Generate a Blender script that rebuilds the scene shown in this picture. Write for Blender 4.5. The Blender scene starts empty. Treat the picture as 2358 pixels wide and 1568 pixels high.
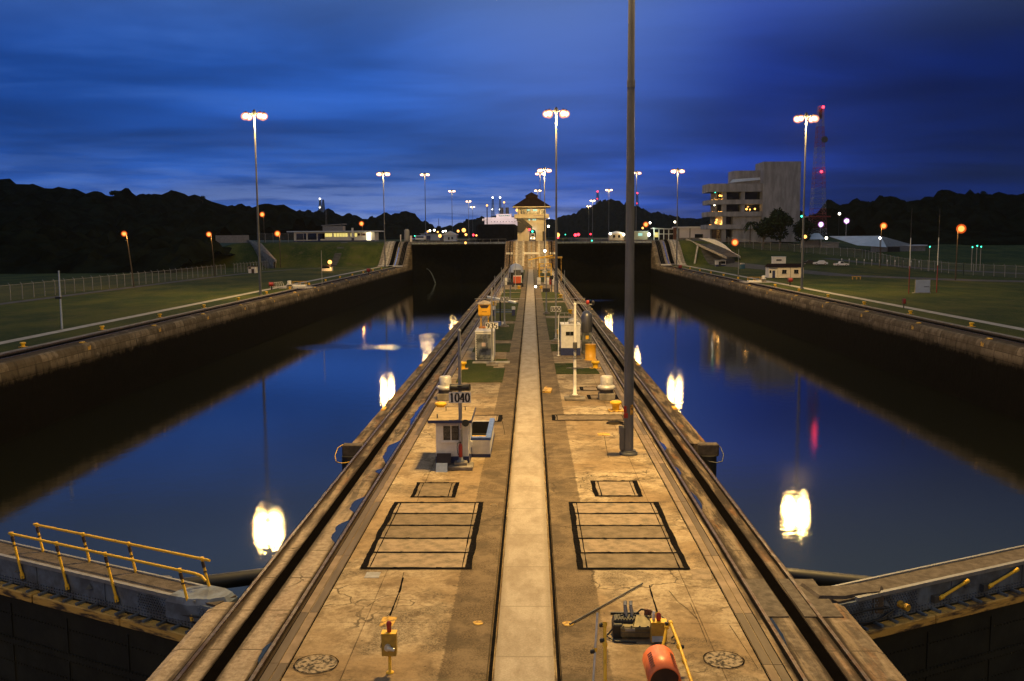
import bpy, math, random
from mathutils import Matrix, Vector, noise as mnoise
random.seed(7)
S = bpy.context.scene
COL = S.collection
R = math.radians
# ------------------------------------------------------------------ camera
H = 9.8                     # eye height above the centre wall
FD = 2194.0                 # focal length in units of a 2358 wide picture
def _norm(v):
    v = Vector(v); v.normalize(); return v
_Y = _norm((1223.4-1179, 784-544.6, -FD))
_U = Vector((-0.0062, 1, 0)); _U.z = (_Y.x*_U.x+_Y.y*_U.y)/-_Y.z; _U.normalize()
_X = _Y.cross(_U); _X.normalize()
ROT = Matrix((_X, _Y, _U))          # camera -> world
cam = bpy.data.cameras.new("camera"); co = bpy.data.objects.new("camera", cam); COL.objects.link(co)
cam.sensor_width = 36; cam.lens = FD/2358*36; cam.clip_start = .1; cam.clip_end = 20000
co.matrix_world = Matrix.Translation((0, 0, H)) @ ROT.to_4x4()
S.camera = co
# ------------------------------------------------------------------ exposure / render
S.view_settings.view_transform = 'Standard'; S.view_settings.look = 'None'
S.view_settings.exposure = 0; S.view_settings.gamma = 1
S.render.engine = 'CYCLES'
c = S.cycles
c.use_denoising = True
try: c.denoiser = 'OPENIMAGEDENOISE'
except Exception: pass
c.max_bounces = 5; c.diffuse_bounces = 2; c.glossy_bounces = 3; c.transparent_max_bounces = 10; c.transmission_bounces = 3
c.caustics_reflective = False; c.caustics_refractive = False
c.sample_clamp_indirect = 4; c.use_light_tree = True
# ------------------------------------------------------------------ node helpers
class NT:
    def __init__(s, tree): s.t = tree; s.t.nodes.clear()
    def n(s, typ, **kw):
        nd = s.t.nodes.new('ShaderNode'+typ)
        for k, v in kw.items(): setattr(nd, k, v)
        return nd
    def l(s, a, b): s.t.links.new(a, b)
    def m(s, op, a, b=None, c=None, clamp=False):
        nd = s.n('Math', operation=op, use_clamp=clamp)
        for i, v in enumerate((a, b, c)):
            if v is None: continue
            if isinstance(v, (int, float)): nd.inputs[i].default_value = v
            else: s.l(v, nd.inputs[i])
        return nd.outputs[0]
    def mr(s, v, a, b, c=0., d=1., smooth=True):
        nd = s.n('MapRange', interpolation_type='SMOOTHSTEP' if smooth else 'LINEAR', clamp=True)
        s.l(v, nd.inputs[0])
        for i, x in zip((1, 2, 3, 4), (a, b, c, d)): nd.inputs[i].default_value = x
        return nd.outputs[0]
    def mix(s, f, a, b, mode='MIX'):
        nd = s.n('Mix', data_type='RGBA', blend_type=mode, clamp_factor=True)
        for i, v in ((0, f), (6, a), (7, b)):
            if isinstance(v, (int, float)): nd.inputs[i].default_value = v
            elif isinstance(v, (tuple, list)): nd.inputs[i].default_value = (*v[:3], 1)
            else: s.l(v, nd.inputs[i])
        return nd.outputs[2]
    def noise(s, vec, scale, detail=4, rough=.55, dist=0):
        nd = s.n('TexNoise'); nd.inputs['Scale'].default_value = scale; nd.inputs['Detail'].default_value = detail
        nd.inputs['Roughness'].default_value = rough; nd.inputs['Distortion'].default_value = dist
        if vec is not None: s.l(vec, nd.inputs['Vector'])
        return nd.outputs[0]
    def scale(s, vec, x, y, z):
        nd = s.n('Mapping'); nd.inputs['Scale'].default_value = (x, y, z); s.l(vec, nd.inputs[0]); return nd.outputs[0]
    def ramp(s, f, stops):
        nd = s.n('ValToRGB'); e = nd.color_ramp.elements
        while len(e) < len(stops): e.new(.5)
        for k, (p, cc) in enumerate(stops):
            e[k].position = p; e[k].color = (*cc, 1)
        s.l(f, nd.inputs[0]); return nd.outputs[0]
# ------------------------------------------------------------------ world: overcast dusk sky
W = bpy.data.worlds.new("World"); S.world = W; W.use_nodes = True
q = NT(W.node_tree)
tc = q.n('TexCoord'); sp = q.n('SeparateXYZ'); q.l(tc.outputs['Generated'], sp.inputs[0])
sx, sy, sz = sp.outputs
zz = q.m('MAXIMUM', sz, 0.)
az = q.m('ARCTAN2', sx, sy)
azf = q.mr(az, -.6, .6, 0, 1, False)
base = q.ramp(azf, [(0, (.008, .064, .34)), (.22, (.014, .086, .41)), (.45, (.024, .104, .45)), (.56, (.026, .086, .42)), (.68, (.010, .038, .28)), (.84, (.0015, .013, .12)), (1, (.0007, .006, .062))])
den = q.m('ADD', zz, .07)
cv = q.n('CombineXYZ'); q.l(q.m('DIVIDE', sx, den), cv.inputs[0]); q.l(q.m('DIVIDE', sy, den), cv.inputs[1])
cvs = q.scale(cv.outputs[0], .55, .85, 1)
c1 = q.noise(cvs, 1.0, 6, .52, .4)
c2 = q.noise(q.scale(cv.outputs[0], .30, .5, 1), .8, 3, .5, .2)
cl = q.m('MULTIPLY', q.mr(c1, .30, .72, .66, 1.28), q.mr(c2, .32, .68, .62, 1.32))
sky = q.mix(1., base, (1, 1, 1), 'MULTIPLY')
cc = q.n('CombineColor'); [q.l(cl, cc.inputs[i]) for i in range(3)]
sky = q.mix(1., sky, cc.outputs[0], 'MULTIPLY')
# paler cloud where the deck is thin
pale = q.m('MULTIPLY', q.mr(c1, .50, .76), q.mr(azf, .0, .66, 1, 0))
sky = q.mix(q.m('MULTIPLY', pale, .36), sky, (.11, .25, .62))
# a brighter patch of cloud high in the middle
pt = q.m('MULTIPLY', q.mr(q.m('ABSOLUTE', q.m('SUBTRACT', az, .03)), 0, .22, 1, 0), q.mr(zz, .05, .22))
sky = q.mix(q.m('MULTIPLY', pt, .62), sky, (.11, .20, .55))
# last light along the horizon, left of the middle
str_ = q.noise(q.scale(tc.outputs['Generated'], 5, 5, 55), 2.2, 5, .6)
gl = q.m('MULTIPLY', q.mr(zz, .0, .075, 1, 0), q.mr(q.m('ABSOLUTE', q.m('ADD', az, .17)), .04, .42, 1, 0))
gl = q.m('MULTIPLY', gl, q.mr(str_, .36, .62, .15, 1))
sky = q.mix(q.m('MULTIPLY', gl, .85), sky, (.36, .42, .74))
lo_ = q.m('MULTIPLY', q.m('MULTIPLY', q.mr(zz, .0, .115, 1, 0), q.mr(az, .12, -.2, 0, 1)), q.mr(str_, .40, .60, .25, 1))
sky = q.mix(q.m('MULTIPLY', lo_, .62), sky, (.115, .225, .58))
# brighter overhead
sky = q.mix(q.m('MULTIPLY', q.mr(zz, .15, .40), .92), sky, (.125, .190, .26))
bg = q.n('Background'); q.l(sky, bg.inputs[0]); bg.inputs[1].default_value = 1.0
wo = q.n('OutputWorld'); q.l(bg.outputs[0], wo.inputs[0])
W.cycles.sampling_method = 'MANUAL'; W.cycles.sample_map_resolution = 512
# ------------------------------------------------------------------ pixel <-> ground
def ray(px, py):
    return ROT @ Vector(((px-1179)/FD, -(py-784)/FD, -1))
def at(px, py, z=0.):
    d = ray(px, py); t = (z-H)/d.z
    return Vector((d.x*t, d.y*t, z))
def atY(px, py, Y):
    d = ray(px, py); t = Y/d.y
    return Vector((d.x*t, Y, H+d.z*t))
def sst(a, b, x):
    t = min(1, max(0, (x-a)/(b-a))); return t*t*(3-2*t)
ZU = 8.2                    # upper lock level
WZ = -6.3                   # water in the chambers
Y0, Y1 = 308., 331.         # foot and head of the incline
def zc(y): return ZU*sst(Y0, Y1, y)
def ground_z(x, y):
    if x < 0:
        return ZU*sst(318, 340, y)*sst(-128, -104, x)
    a = ZU*sst(318, 340, y); b = ZU*sst(225, 430, y); f = sst(56, 84, x)
    return a*(1-f)+b*f
def gp(px, py):
    d = ray(px, py)
    lo = None
    for i in range(20, 1200):
        Y = i*1.0; t = Y/d.y; x = d.x*t; z = H+d.z*t
        if z <= ground_z(x, Y):
            Y = i-.5; t = Y/d.y; return Vector((d.x*t, Y, ground_z(d.x*t, Y)))
    t = 900/d.y; return Vector((d.x*t, 900, ground_z(d.x*t, 900)))
# ------------------------------------------------------------------ mesh builder
class MB:
    def __init__(s): s.v = []; s.f = []; s.sm = []
    def add(s, vs, fs, smooth=False, tf=None):
        o = len(s.v)
        s.v += [tuple(tf(*p)) if tf else tuple(p) for p in vs]
        for f in fs: s.f.append([i+o for i in f]); s.sm.append(smooth)
        return s
    def box(s, x0, x1, y0, y1, z0, z1, tf=None):
        vs = [(x, y, z) for z in (z0, z1) for y in (y0, y1) for x in (x0, x1)]
        return s.add(vs, [(0, 2, 3, 1), (4, 5, 7, 6), (0, 1, 5, 4), (2, 6, 7, 3), (0, 4, 6, 2), (1, 3, 7, 5)], False, tf)
    def bev(s, x0, x1, y0, y1, z0, z1, b=.02, tf=None):
        b = min(b, (x1-x0)/3, (y1-y0)/3, (z1-z0)/3); rings = []
        for z, e in ((z0, b), (z0+b, 0), (z1-b, 0), (z1, b)):
            rings.append([(x0+e, y0+b, z), (x0+b, y0+e, z), (x1-b, y0+e, z), (x1-e, y0+b, z), (x1-e, y1-b, z), (x1-b, y1-e, z), (x0+b, y1-e, z), (x0+e, y1-b, z)])
        vs = [p for r in rings for p in r]; fs = [tuple(range(7, -1, -1)), tuple(range(24, 32))]
        for k in range(3):
            for i in range(8): j = (i+1) % 8; fs.append((k*8+i, k*8+j, k*8+8+j, k*8+8+i))
        return s.add(vs, fs, False, tf)
    def cyl(s, p0, p1, r0, r1=None, n=12, cap=True, smooth=True, tf=None):
        r1 = r0 if r1 is None else r1
        p0 = Vector(p0); p1 = Vector(p1); d = (p1-p0).normalized()
        a = d.orthogonal().normalized() if abs(d.z) < .999 else Vector((1, 0, 0)); b = d.cross(a)
        vs = []
        for p, r in ((p0, r0), (p1, r1)):
            for i in range(n):
                t = 2*math.pi*i/n+math.pi/n; vs.append(p+a*(r*math.cos(t))+b*(r*math.sin(t)))
        fs = [(i, (i+1) % n, n+(i+1) % n, n+i) for i in range(n)]
        s.add(vs, fs, smooth, tf)
        if cap:
            s.add(vs[:n], [tuple(range(n-1, -1, -1))], False, tf); s.add(vs[n:], [tuple(range(n))], False, tf)
        return s
    def tube(s, pts, r, n=8, tf=None):
        for a, b in zip(pts[:-1], pts[1:]): s.cyl(a, b, r, r, n, True, True, tf)
        return s
    def lathe(s, prof, cx=0, cy=0, cz=0, n=20, smooth=True):
        vs = [(cx+r*math.cos(2*math.pi*i/n), cy+r*math.sin(2*math.pi*i/n), cz+z) for r, z in prof for i in range(n)]
        fs = [(k*n+i, k*n+(i+1) % n, (k+1)*n+(i+1) % n, (k+1)*n+i) for k in range(len(prof)-1) for i in range(n)]
        fs.append(tuple(range(n-1, -1, -1))); fs.append(tuple((len(prof)-1)*n+i for i in range(n)))
        s.add(vs, fs[:-2], smooth)
        s.add(vs[:n], [tuple(range(n-1, -1, -1))]); return s.add(vs[-n:], [tuple(range(n))])
    def ball(s, c, r, n=12, sz=1.):
        prof = [(max(1e-3, r*math.sin(math.pi*k/(n//2))), -r*sz*math.cos(math.pi*k/(n//2))) for k in range(n//2+1)]
        return s.lathe(prof, c[0], c[1], c[2], n)
    def ext(s, poly, z0, z1, tf=None):
        n = len(poly)
        vs = [(x, y, z0) for x, y in poly]+[(x, y, z1) for x, y in poly]
        fs = [tuple(range(n-1, -1, -1)), tuple(range(n, 2*n))]+[(i, (i+1) % n, n+(i+1) % n, n+i) for i in range(n)]
        return s.add(vs, fs, False, tf)
    def seg(s, p0, p1, w, h, tf=None):
        """square bar between two points"""
        p0 = Vector(p0); p1 = Vector(p1); d = (p1-p0).normalized()
        up = Vector((0, 0, 1)) if abs(d.z) < .9 else Vector((0, 1, 0))
        a = d.cross(up).normalized()*w/2; b = a.cross(d).normalized()*h/2
        vs = [p+i*a+j*b for p in (p0, p1) for i, j in ((-1, -1), (1, -1), (1, 1), (-1, 1))]
        return s.add(vs, [(3, 2, 1, 0), (4, 5, 6, 7), (0, 1, 5, 4), (1, 2, 6, 5), (2, 3, 7, 6), (3, 0, 4, 7)], False, tf)
    def build(s, name, mat, parent=None, loc=None):
        me = bpy.data.meshes.new(name); me.from_pydata(s.v, [], s.f)
        me.polygons.foreach_set('use_smooth', s.sm); me.update()
        o = bpy.data.objects.new(name, me); COL.objects.link(o)
        if mat: me.materials.append(mat)
        if parent: o.parent = parent
        if loc: o.location = loc
        return o
def tag(o, label=None, cat=None, group=None, kind=None):
    if label: o['label'] = label
    if cat: o['category'] = cat
    if group: o['group'] = group
    if kind: o['kind'] = kind
    return o
def thing(name, label, cat, loc=(0, 0, 0), rz=0., group=None):
    o = bpy.data.objects.new(name, None); COL.objects.link(o); o.empty_display_size = .2
    o.location = loc; o.rotation_euler = (0, 0, rz)
    return tag(o, label, cat, group)
def dup(root, loc, label, rz=None, scale=None):
    r = root.copy(); COL.objects.link(r); r.location = loc; r['label'] = label
    if rz is not None: r.rotation_euler = (0, 0, rz)
    if scale: r.scale = (scale,)*3 if isinstance(scale, (int, float)) else scale
    for ch in list(root.children):
        k = ch.copy(); COL.objects.link(k); k.parent = r
        for g in ch.children:
            d = g.copy(); COL.objects.link(d); d.parent = k
    return r
ORD = "first second third fourth fifth sixth seventh eighth ninth tenth eleventh twelfth thirteenth fourteenth fifteenth sixteenth seventeenth eighteenth nineteenth twentieth".split()
ORD += ["twenty-"+o for o in ORD[:9]]
# ------------------------------------------------------------------ materials
def mat(name, col, rough=.7, metal=0., var=.25, scale=2.5, bump=0., col2=None, lo=.35, hi=.7, stretch=(1, 1, 1), spec=.5):
    m = bpy.data.materials.new(name); m.use_nodes = True; t = NT(m.node_tree)
    tc = t.n('TexCoord'); v = t.scale(tc.outputs['Object'], *stretch)
    ns = t.noise(v, scale, 6, .6)
    c2 = col2 or tuple(x*(1-var) for x in col)
    cc = t.mix(t.mr(ns, lo, hi), c2, col)
    b = t.n('BsdfPrincipled'); t.l(cc, b.inputs['Base Color'])
    rr = t.mr(ns, .3, .7, min(1, rough*1.15), rough*.85); t.l(rr, b.inputs['Roughness'])
    b.inputs['Metallic'].default_value = metal; b.inputs['Specular IOR Level'].default_value = spec
    if bump:
        bp = t.n('Bump'); bp.inputs['Strength'].default_value = bump; bp.inputs['Distance'].default_value = .05
        t.l(t.noise(v, scale*6, 4), bp.inputs['Height']); t.l(bp.outputs[0], b.inputs['Normal'])
    o = t.n('OutputMaterial'); t.l(b.outputs[0], o.inputs[0])
    return m
def emis(name, col, st, alpha=None):
    m = bpy.data.materials.new(name); m.use_nodes = True; t = NT(m.node_tree)
    e = t.n('Emission'); e.inputs[0].default_value = (*col, 1); e.inputs[1].default_value = st
    o = t.n('OutputMaterial')
    if alpha is None: t.l(e.outputs[0], o.inputs[0])
    else:
        tr = t.n('BsdfTransparent'); mx = t.n('MixShader'); mx.inputs[0].default_value = alpha
        t.l(tr.outputs[0], mx.inputs[1]); t.l(e.outputs[0], mx.inputs[2]); t.l(mx.outputs[0], o.inputs[0])
    m.cycles.emission_sampling = 'NONE'
    return m
def deck_mat():
    m = bpy.data.materials.new("deck_concrete"); m.use_nodes = True; t = NT(m.node_tree)
    tc = t.n('TexCoord'); P = tc.outputs['Object']; sp = t.n('SeparateXYZ'); t.l(P, sp.inputs[0]); X, Y, Z = sp.outputs
    n1 = t.noise(P, .22, 4, .55, .3); n2 = t.noise(P, 1.1, 12, .72, .2); n3 = t.noise(P, 20, 5, .7); n5 = t.noise(P, 6, 8, .7)
    n4 = t.noise(t.scale(P, 1, .10, 1), 3.2, 8, .7, .3)
    col = t.mix(t.mr(n1, .40, .60), (.27, .195, .115), (.435, .36, .255))
    col = t.mix(t.mr(n5, .36, .60, .62, 0), col, (.195, .14, .09))
    col = t.mix(t.mr(n2, .47, .64, 0, .74), col, (.135, .096, .058))
    br = t.n('TexBrick'); br.inputs['Scale'].default_value = 1; br.inputs['Mortar Size'].default_value = .016; br.inputs['Mortar Smooth'].default_value = .2
    br.inputs['Brick Width'].default_value = 4.3; br.inputs['Row Height'].default_value = 3.9; br.offset = .0
    br.inputs['Color1'].default_value = (.80, .77, .73, 1); br.inputs['Color2'].default_value = (1.08, 1.06, 1.02, 1); br.inputs['Mortar'].default_value = (.36, .32, .27, 1)
    t.l(t.scale(P, 1, 1, 0), br.inputs['Vector'])
    col = t.mix(1., col, t.mix(t.mr(n2, .35, .6, .5, 1.), (1, 1, 1), br.outputs[0]), 'MULTIPLY')
    # old darker strips each side of the walkway
    ax = t.m('ABSOLUTE', t.m('ADD', X, .17))
    e = t.m('ADD', ax, t.m('MULTIPLY', t.m('SUBTRACT', n5, .5), .22))
    strip = t.m('MULTIPLY', t.mr(e, 1.92, 1.98, 1, 0), t.mr(ax, .72, .8))
    dark = t.mix(t.mr(n3, .36, .62), (.030, .022, .014), (.155, .11, .064))
    dark = t.mix(t.mr(n2, .36, .58), (.165, .12, .075), dark)
    col = t.mix(t.m('MULTIPLY', strip, .92), col, dark)
    # black mould where water stands
    bl = t.m('MULTIPLY', t.mr(t.noise(P, .42, 9, .66, .6), .50, .58), t.mr(n3, .34, .64))
    col = t.mix(t.m('MULTIPLY', bl, .82), col, (.055, .042, .028))
    # worn track zone with grime that thickens away from the gates
    tr = t.m('MULTIPLY', t.mr(ax, 5.98, 6.1), t.mr(ax, 9.5, 9.2, 0, 1))
    col = t.mix(t.m('MULTIPLY', tr, .8), col, t.mix(t.mr(n5, .35, .65), (.25, .20, .155), (.44, .37, .31)))
    gr = t.mix(t.mr(n4, .44, .60), (.026, .019, .013), (.175, .13, .085))
    gr = t.mix(t.m('MULTIPLY', t.mr(t.noise(t.scale(P, 1, .2, 1), 1.3, 8, .66), .52, .64), .85), gr, (.15, .065, .022))
    near = t.m('ADD', t.mr(Y, 27, 40, .25, 1.), t.mr(X, 5.5, 6, 0, .55))
    col = t.mix(t.m('MULTIPLY', t.m('MULTIPLY', tr, near), t.mr(n2, .34, .56, .6, 1)), col, gr)
    for xr, wd in ((-7.94, .30), (-6.27, .26), (7.38, .30), (6.0, .26), (-7.25, .36), (6.8, .36)):
        dr = t.m('ABSOLUTE', t.m('SUBTRACT', X, xr))
        dr = t.m('ADD', dr, t.m('MULTIPLY', t.m('SUBTRACT', n4, .5), .5))
        col = t.mix(t.mr(dr, wd*.35, wd, .96, 0), col, (.022, .014, .009))
    jt = t.m('ABSOLUTE', t.m('SUBTRACT', t.m('FRACT', t.m('MULTIPLY', Y, 1/2.42)), .5))
    col = t.mix(t.m('MULTIPLY', tr, t.mr(jt, .485, .494)), col, (.06, .045, .03))
    # fine cracks, pock marks, oil spots
    vc = t.n('TexVoronoi', feature='DISTANCE_TO_EDGE'); vc.inputs['Scale'].default_value = .33
    pv = t.n('VectorMath', operation='ADD'); nv = t.n('TexNoise'); nv.inputs['Scale'].default_value = 1.2; nv.inputs['Detail'].default_value = 4; t.l(P, nv.inputs['Vector'])
    t.l(P, pv.inputs[0]); t.l(nv.outputs[1], pv.inputs[1]); t.l(pv.outputs[0], vc.inputs['Vector'])
    col = t.mix(t.m('MULTIPLY', t.mr(vc.outputs['Distance'], .004, .011, .8, 0), t.mr(n1, .46, .58)), col, (.05, .036, .022))
    for scv, r0, r1, th in ((1.1, .03, .09, .47), (.45, .02, .07, .5), (3.1, .04, .15, .52)):
        vo = t.n('TexVoronoi'); vo.inputs['Scale'].default_value = scv; t.l(pv.outputs[0], vo.inputs['Vector'])
        col = t.mix(t.m('MULTIPLY', t.mr(vo.outputs['Distance'], r0, r1, .85, 0), t.mr(n2, th, th+.06)), col, (.05, .036, .022))
    col = t.mix(t.mr(n3, .30, .5, .42, 0), col, (.075, .052, .032))
    b = t.n('BsdfPrincipled'); t.l(col, b.inputs['Base Color']); b.inputs['Roughness'].default_value = .8; b.inputs['Specular IOR Level'].default_value = .15
    bp = t.n('Bump'); bp.inputs['Strength'].default_value = .4; bp.inputs['Distance'].default_value = .02
    t.l(t.m('ADD', n3, n5), bp.inputs['Height']); t.l(bp.outputs[0], b.inputs['Normal'])
    o = t.n('OutputMaterial'); t.l(b.outputs[0], o.inputs[0]); return m
def walk_mat():
    m = bpy.data.materials.new("walkway_concrete"); m.use_nodes = True; t = NT(m.node_tree)
    tc = t.n('TexCoord'); P = tc.outputs['Object']; sp = t.n('SeparateXYZ'); t.l(P, sp.inputs[0])
    n2 = t.noise(t.scale(P, 1, .5, 1), 1.3, 11, .7); n3 = t.noise(P, 22, 5, .7)
    col = t.mix(t.mr(n2, .33, .66), (.265, .215, .165), (.41, .355, .295))
    w = t.m('FRACT', t.m('MULTIPLY', sp.outputs[1], 1/3.05))
    j = t.mr(t.m('ABSOLUTE', t.m('SUBTRACT', w, .5)), .485, .496)
    col = t.mix(t.m('MULTIPLY', j, .6), col, (.17, .14, .1))
    ax = t.m('ABSOLUTE', t.m('ADD', sp.outputs[0], .2))
    col = t.mix(t.m('MULTIPLY', t.mr(t.m('ADD', ax, t.m('MULTIPLY', n2, .3)), .66, .8), .5), col, (.19, .155, .11))
    col = t.mix(t.mr(n3, .35, .65, .35, 0), col, (.15, .12, .085))
    b = t.n('BsdfPrincipled'); t.l(col, b.inputs['Base Color']); b.inputs['Roughness'].default_value = .75; b.inputs['Specular IOR Level'].default_value = .3
    o = t.n('OutputMaterial'); t.l(b.outputs[0], o.inputs[0]); return m
def stone_mat():
    m = bpy.data.materials.new("wall_stone"); m.use_nodes = True; t = NT(m.node_tree)
    tc = t.n('TexCoord'); P = tc.outputs['Object']; sp = t.n('SeparateXYZ'); t.l(P, sp.inputs[0])
    cv = t.n('CombineXYZ'); t.l(sp.outputs[1], cv.inputs[0]); t.l(sp.outputs[2], cv.inputs[1])
    br = t.n('TexBrick'); br.inputs['Scale'].default_value = 1; br.inputs['Brick Width'].default_value = 2.6; br.inputs['Row Height'].default_value = .75
    br.inputs['Mortar Size'].default_value = .03; br.inputs['Color1'].default_value = (.09, .075, .056, 1); br.inputs['Color2'].default_value = (.23, .19, .145, 1); br.inputs['Mortar'].default_value = (.06, .05, .04, 1)
    t.l(cv.outputs[0], br.inputs['Vector'])
    n1 = t.noise(P, 1.2, 7, .65); n2 = t.noise(t.scale(P, 1, 1.2, .15), 1.4, 5, .6); n3 = t.noise(P, .45, 4, .6)
    col = t.mix(t.mr(n1, .4, .66, 0, .85), br.outputs[0], (.09, .07, .05))
    col = t.mix(t.mr(n2, .5, .7, 0, .7), col, (.045, .038, .03))
    col = t.mix(t.mr(n3, .60, .7, 0, .5), col, (.30, .265, .22))
    wet_shade = t.mr(t.m('ADD', sp.outputs[2], t.m('MULTIPLY', n1, 1.6)), -1.15, -.15, 1, 0)  # wet algae and the shaded face, painted together as near-black
    col = t.mix(t.m('MULTIPLY', wet_shade, t.mr(sp.outputs[2], 3, 4, .985, 0)), col, (.0035, .0032, .003))
    b = t.n('BsdfPrincipled'); t.l(col, b.inputs['Base Color']); b.inputs['Roughness'].default_value = .9; b.inputs['Specular IOR Level'].default_value = .03
    bp = t.n('Bump'); bp.inputs['Strength'].default_value = .7; bp.inputs['Distance'].default_value = .12
    t.l(n1, bp.inputs['Height']); t.l(bp.outputs[0], b.inputs['Normal'])
    o = t.n('OutputMaterial'); t.l(b.outputs[0], o.inputs[0]); return m
def grass_mat():
    m = bpy.data.materials.new("lawn_grass"); m.use_nodes = True; t = NT(m.node_tree)
    tc = t.n('TexCoord'); P = tc.outputs['Object']
    n1 = t.noise(t.scale(P, 1, .5, 1), .12, 5, .6); n2 = t.noise(P, 1.5, 6, .65); n3 = t.noise(P, 25, 3, .7)
    col = t.mix(t.mr(n1, .36, .64), (.026, .054, .011), (.10, .113, .02))
    col = t.mix(t.mr(n2, .48, .68, 0, .75), col, (.115, .095, .035))
    col = t.mix(t.mr(t.noise(P, .35, 8, .68), .56, .66, 0, .7), col, (.135, .105, .06))
    col = t.mix(t.mr(n3, .36, .62, .8, 0), col, (.008, .018, .004))
    b = t.n('BsdfPrincipled'); t.l(col, b.inputs['Base Color']); b.inputs['Roughness'].default_value = .9; b.inputs['Specular IOR Level'].default_value = .1
    bp = t.n('Bump'); bp.inputs['Strength'].default_value = .8; bp.inputs['Distance'].default_value = .1
    t.l(n3, bp.inputs['Height']); t.l(bp.outputs[0], b.inputs['Normal'])
    o = t.n('OutputMaterial'); t.l(b.outputs[0], o.inputs[0]); return m
PATCH = [(-27, 140, 15, 4.5), (-16, 152, 4, 9), (15, 241, 9, 6)]
def water_mat():
    m = bpy.data.materials.new("chamber_water"); m.use_nodes = True; t = NT(m.node_tree)
    tc = t.n('TexCoord'); P = tc.outputs['Object']
    n1 = t.noise(t.scale(P, 1, 1, 1), .9, 3, .5); n2 = t.noise(P, 7, 3, .5); n0 = t.noise(P, .05, 3, .5)
    b = t.n('BsdfPrincipled'); b.inputs['Base Color'].default_value = (.010, .011, .007, 1)
    b.inputs['IOR'].default_value = 1.8
    t.l(t.mr(n0, .4, .6, .022, .042), b.inputs['Roughness'])
    sp = t.n('SeparateXYZ'); t.l(P, sp.inputs[0]); msk = None
    for cx_, cy_, ax_, ay_ in PATCH:      # cat's paws of wind
        d = t.m('SQRT', t.m('ADD', t.m('POWER', t.m('MULTIPLY', t.m('SUBTRACT', sp.outputs[0], cx_), 1/ax_), 2.), t.m('POWER', t.m('MULTIPLY', t.m('SUBTRACT', sp.outputs[1], cy_), 1/ay_), 2.)))
        d = t.mr(t.m('ADD', d, t.m('MULTIPLY', t.noise(P, .35, 7, .7), 1.5)), .9, 1.9, 1, 0)
        msk = d if msk is None else t.m('MAXIMUM', msk, d)
    bp = t.n('Bump'); bp.inputs['Strength'].default_value = 1.; bp.inputs['Distance'].default_value = .0055
    hh = t.m('ADD', n1, t.m('MULTIPLY', n2, .35)); n6 = t.noise(t.scale(P, .5, 1.6, 1), 2.6, 4, .6)
    hh = t.m('ADD', hh, t.m('MULTIPLY', t.m('MULTIPLY', n6, msk), 4.))
    t.l(hh, bp.inputs['Height']); t.l(bp.outputs[0], b.inputs['Normal'])
    o = t.n('OutputMaterial'); t.l(b.outputs[0], o.inputs[0]); return m
def fence_mat(name, col, a):
    m = bpy.data.materials.new(name); m.use_nodes = True; t = NT(m.node_tree)
    b = t.n('BsdfPrincipled'); b.inputs['Base Color'].default_value = (*col, 1); b.inputs['Roughness'].default_value = .6; b.inputs['Metallic'].default_value = .3
    tr = t.n('BsdfTransparent'); mx = t.n('MixShader'); mx.inputs[0].default_value = a
    o = t.n('OutputMaterial'); t.l(tr.outputs[0], mx.inputs[1]); t.l(b.outputs[0], mx.inputs[2]); t.l(mx.outputs[0], o.inputs[0]); return m
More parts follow.
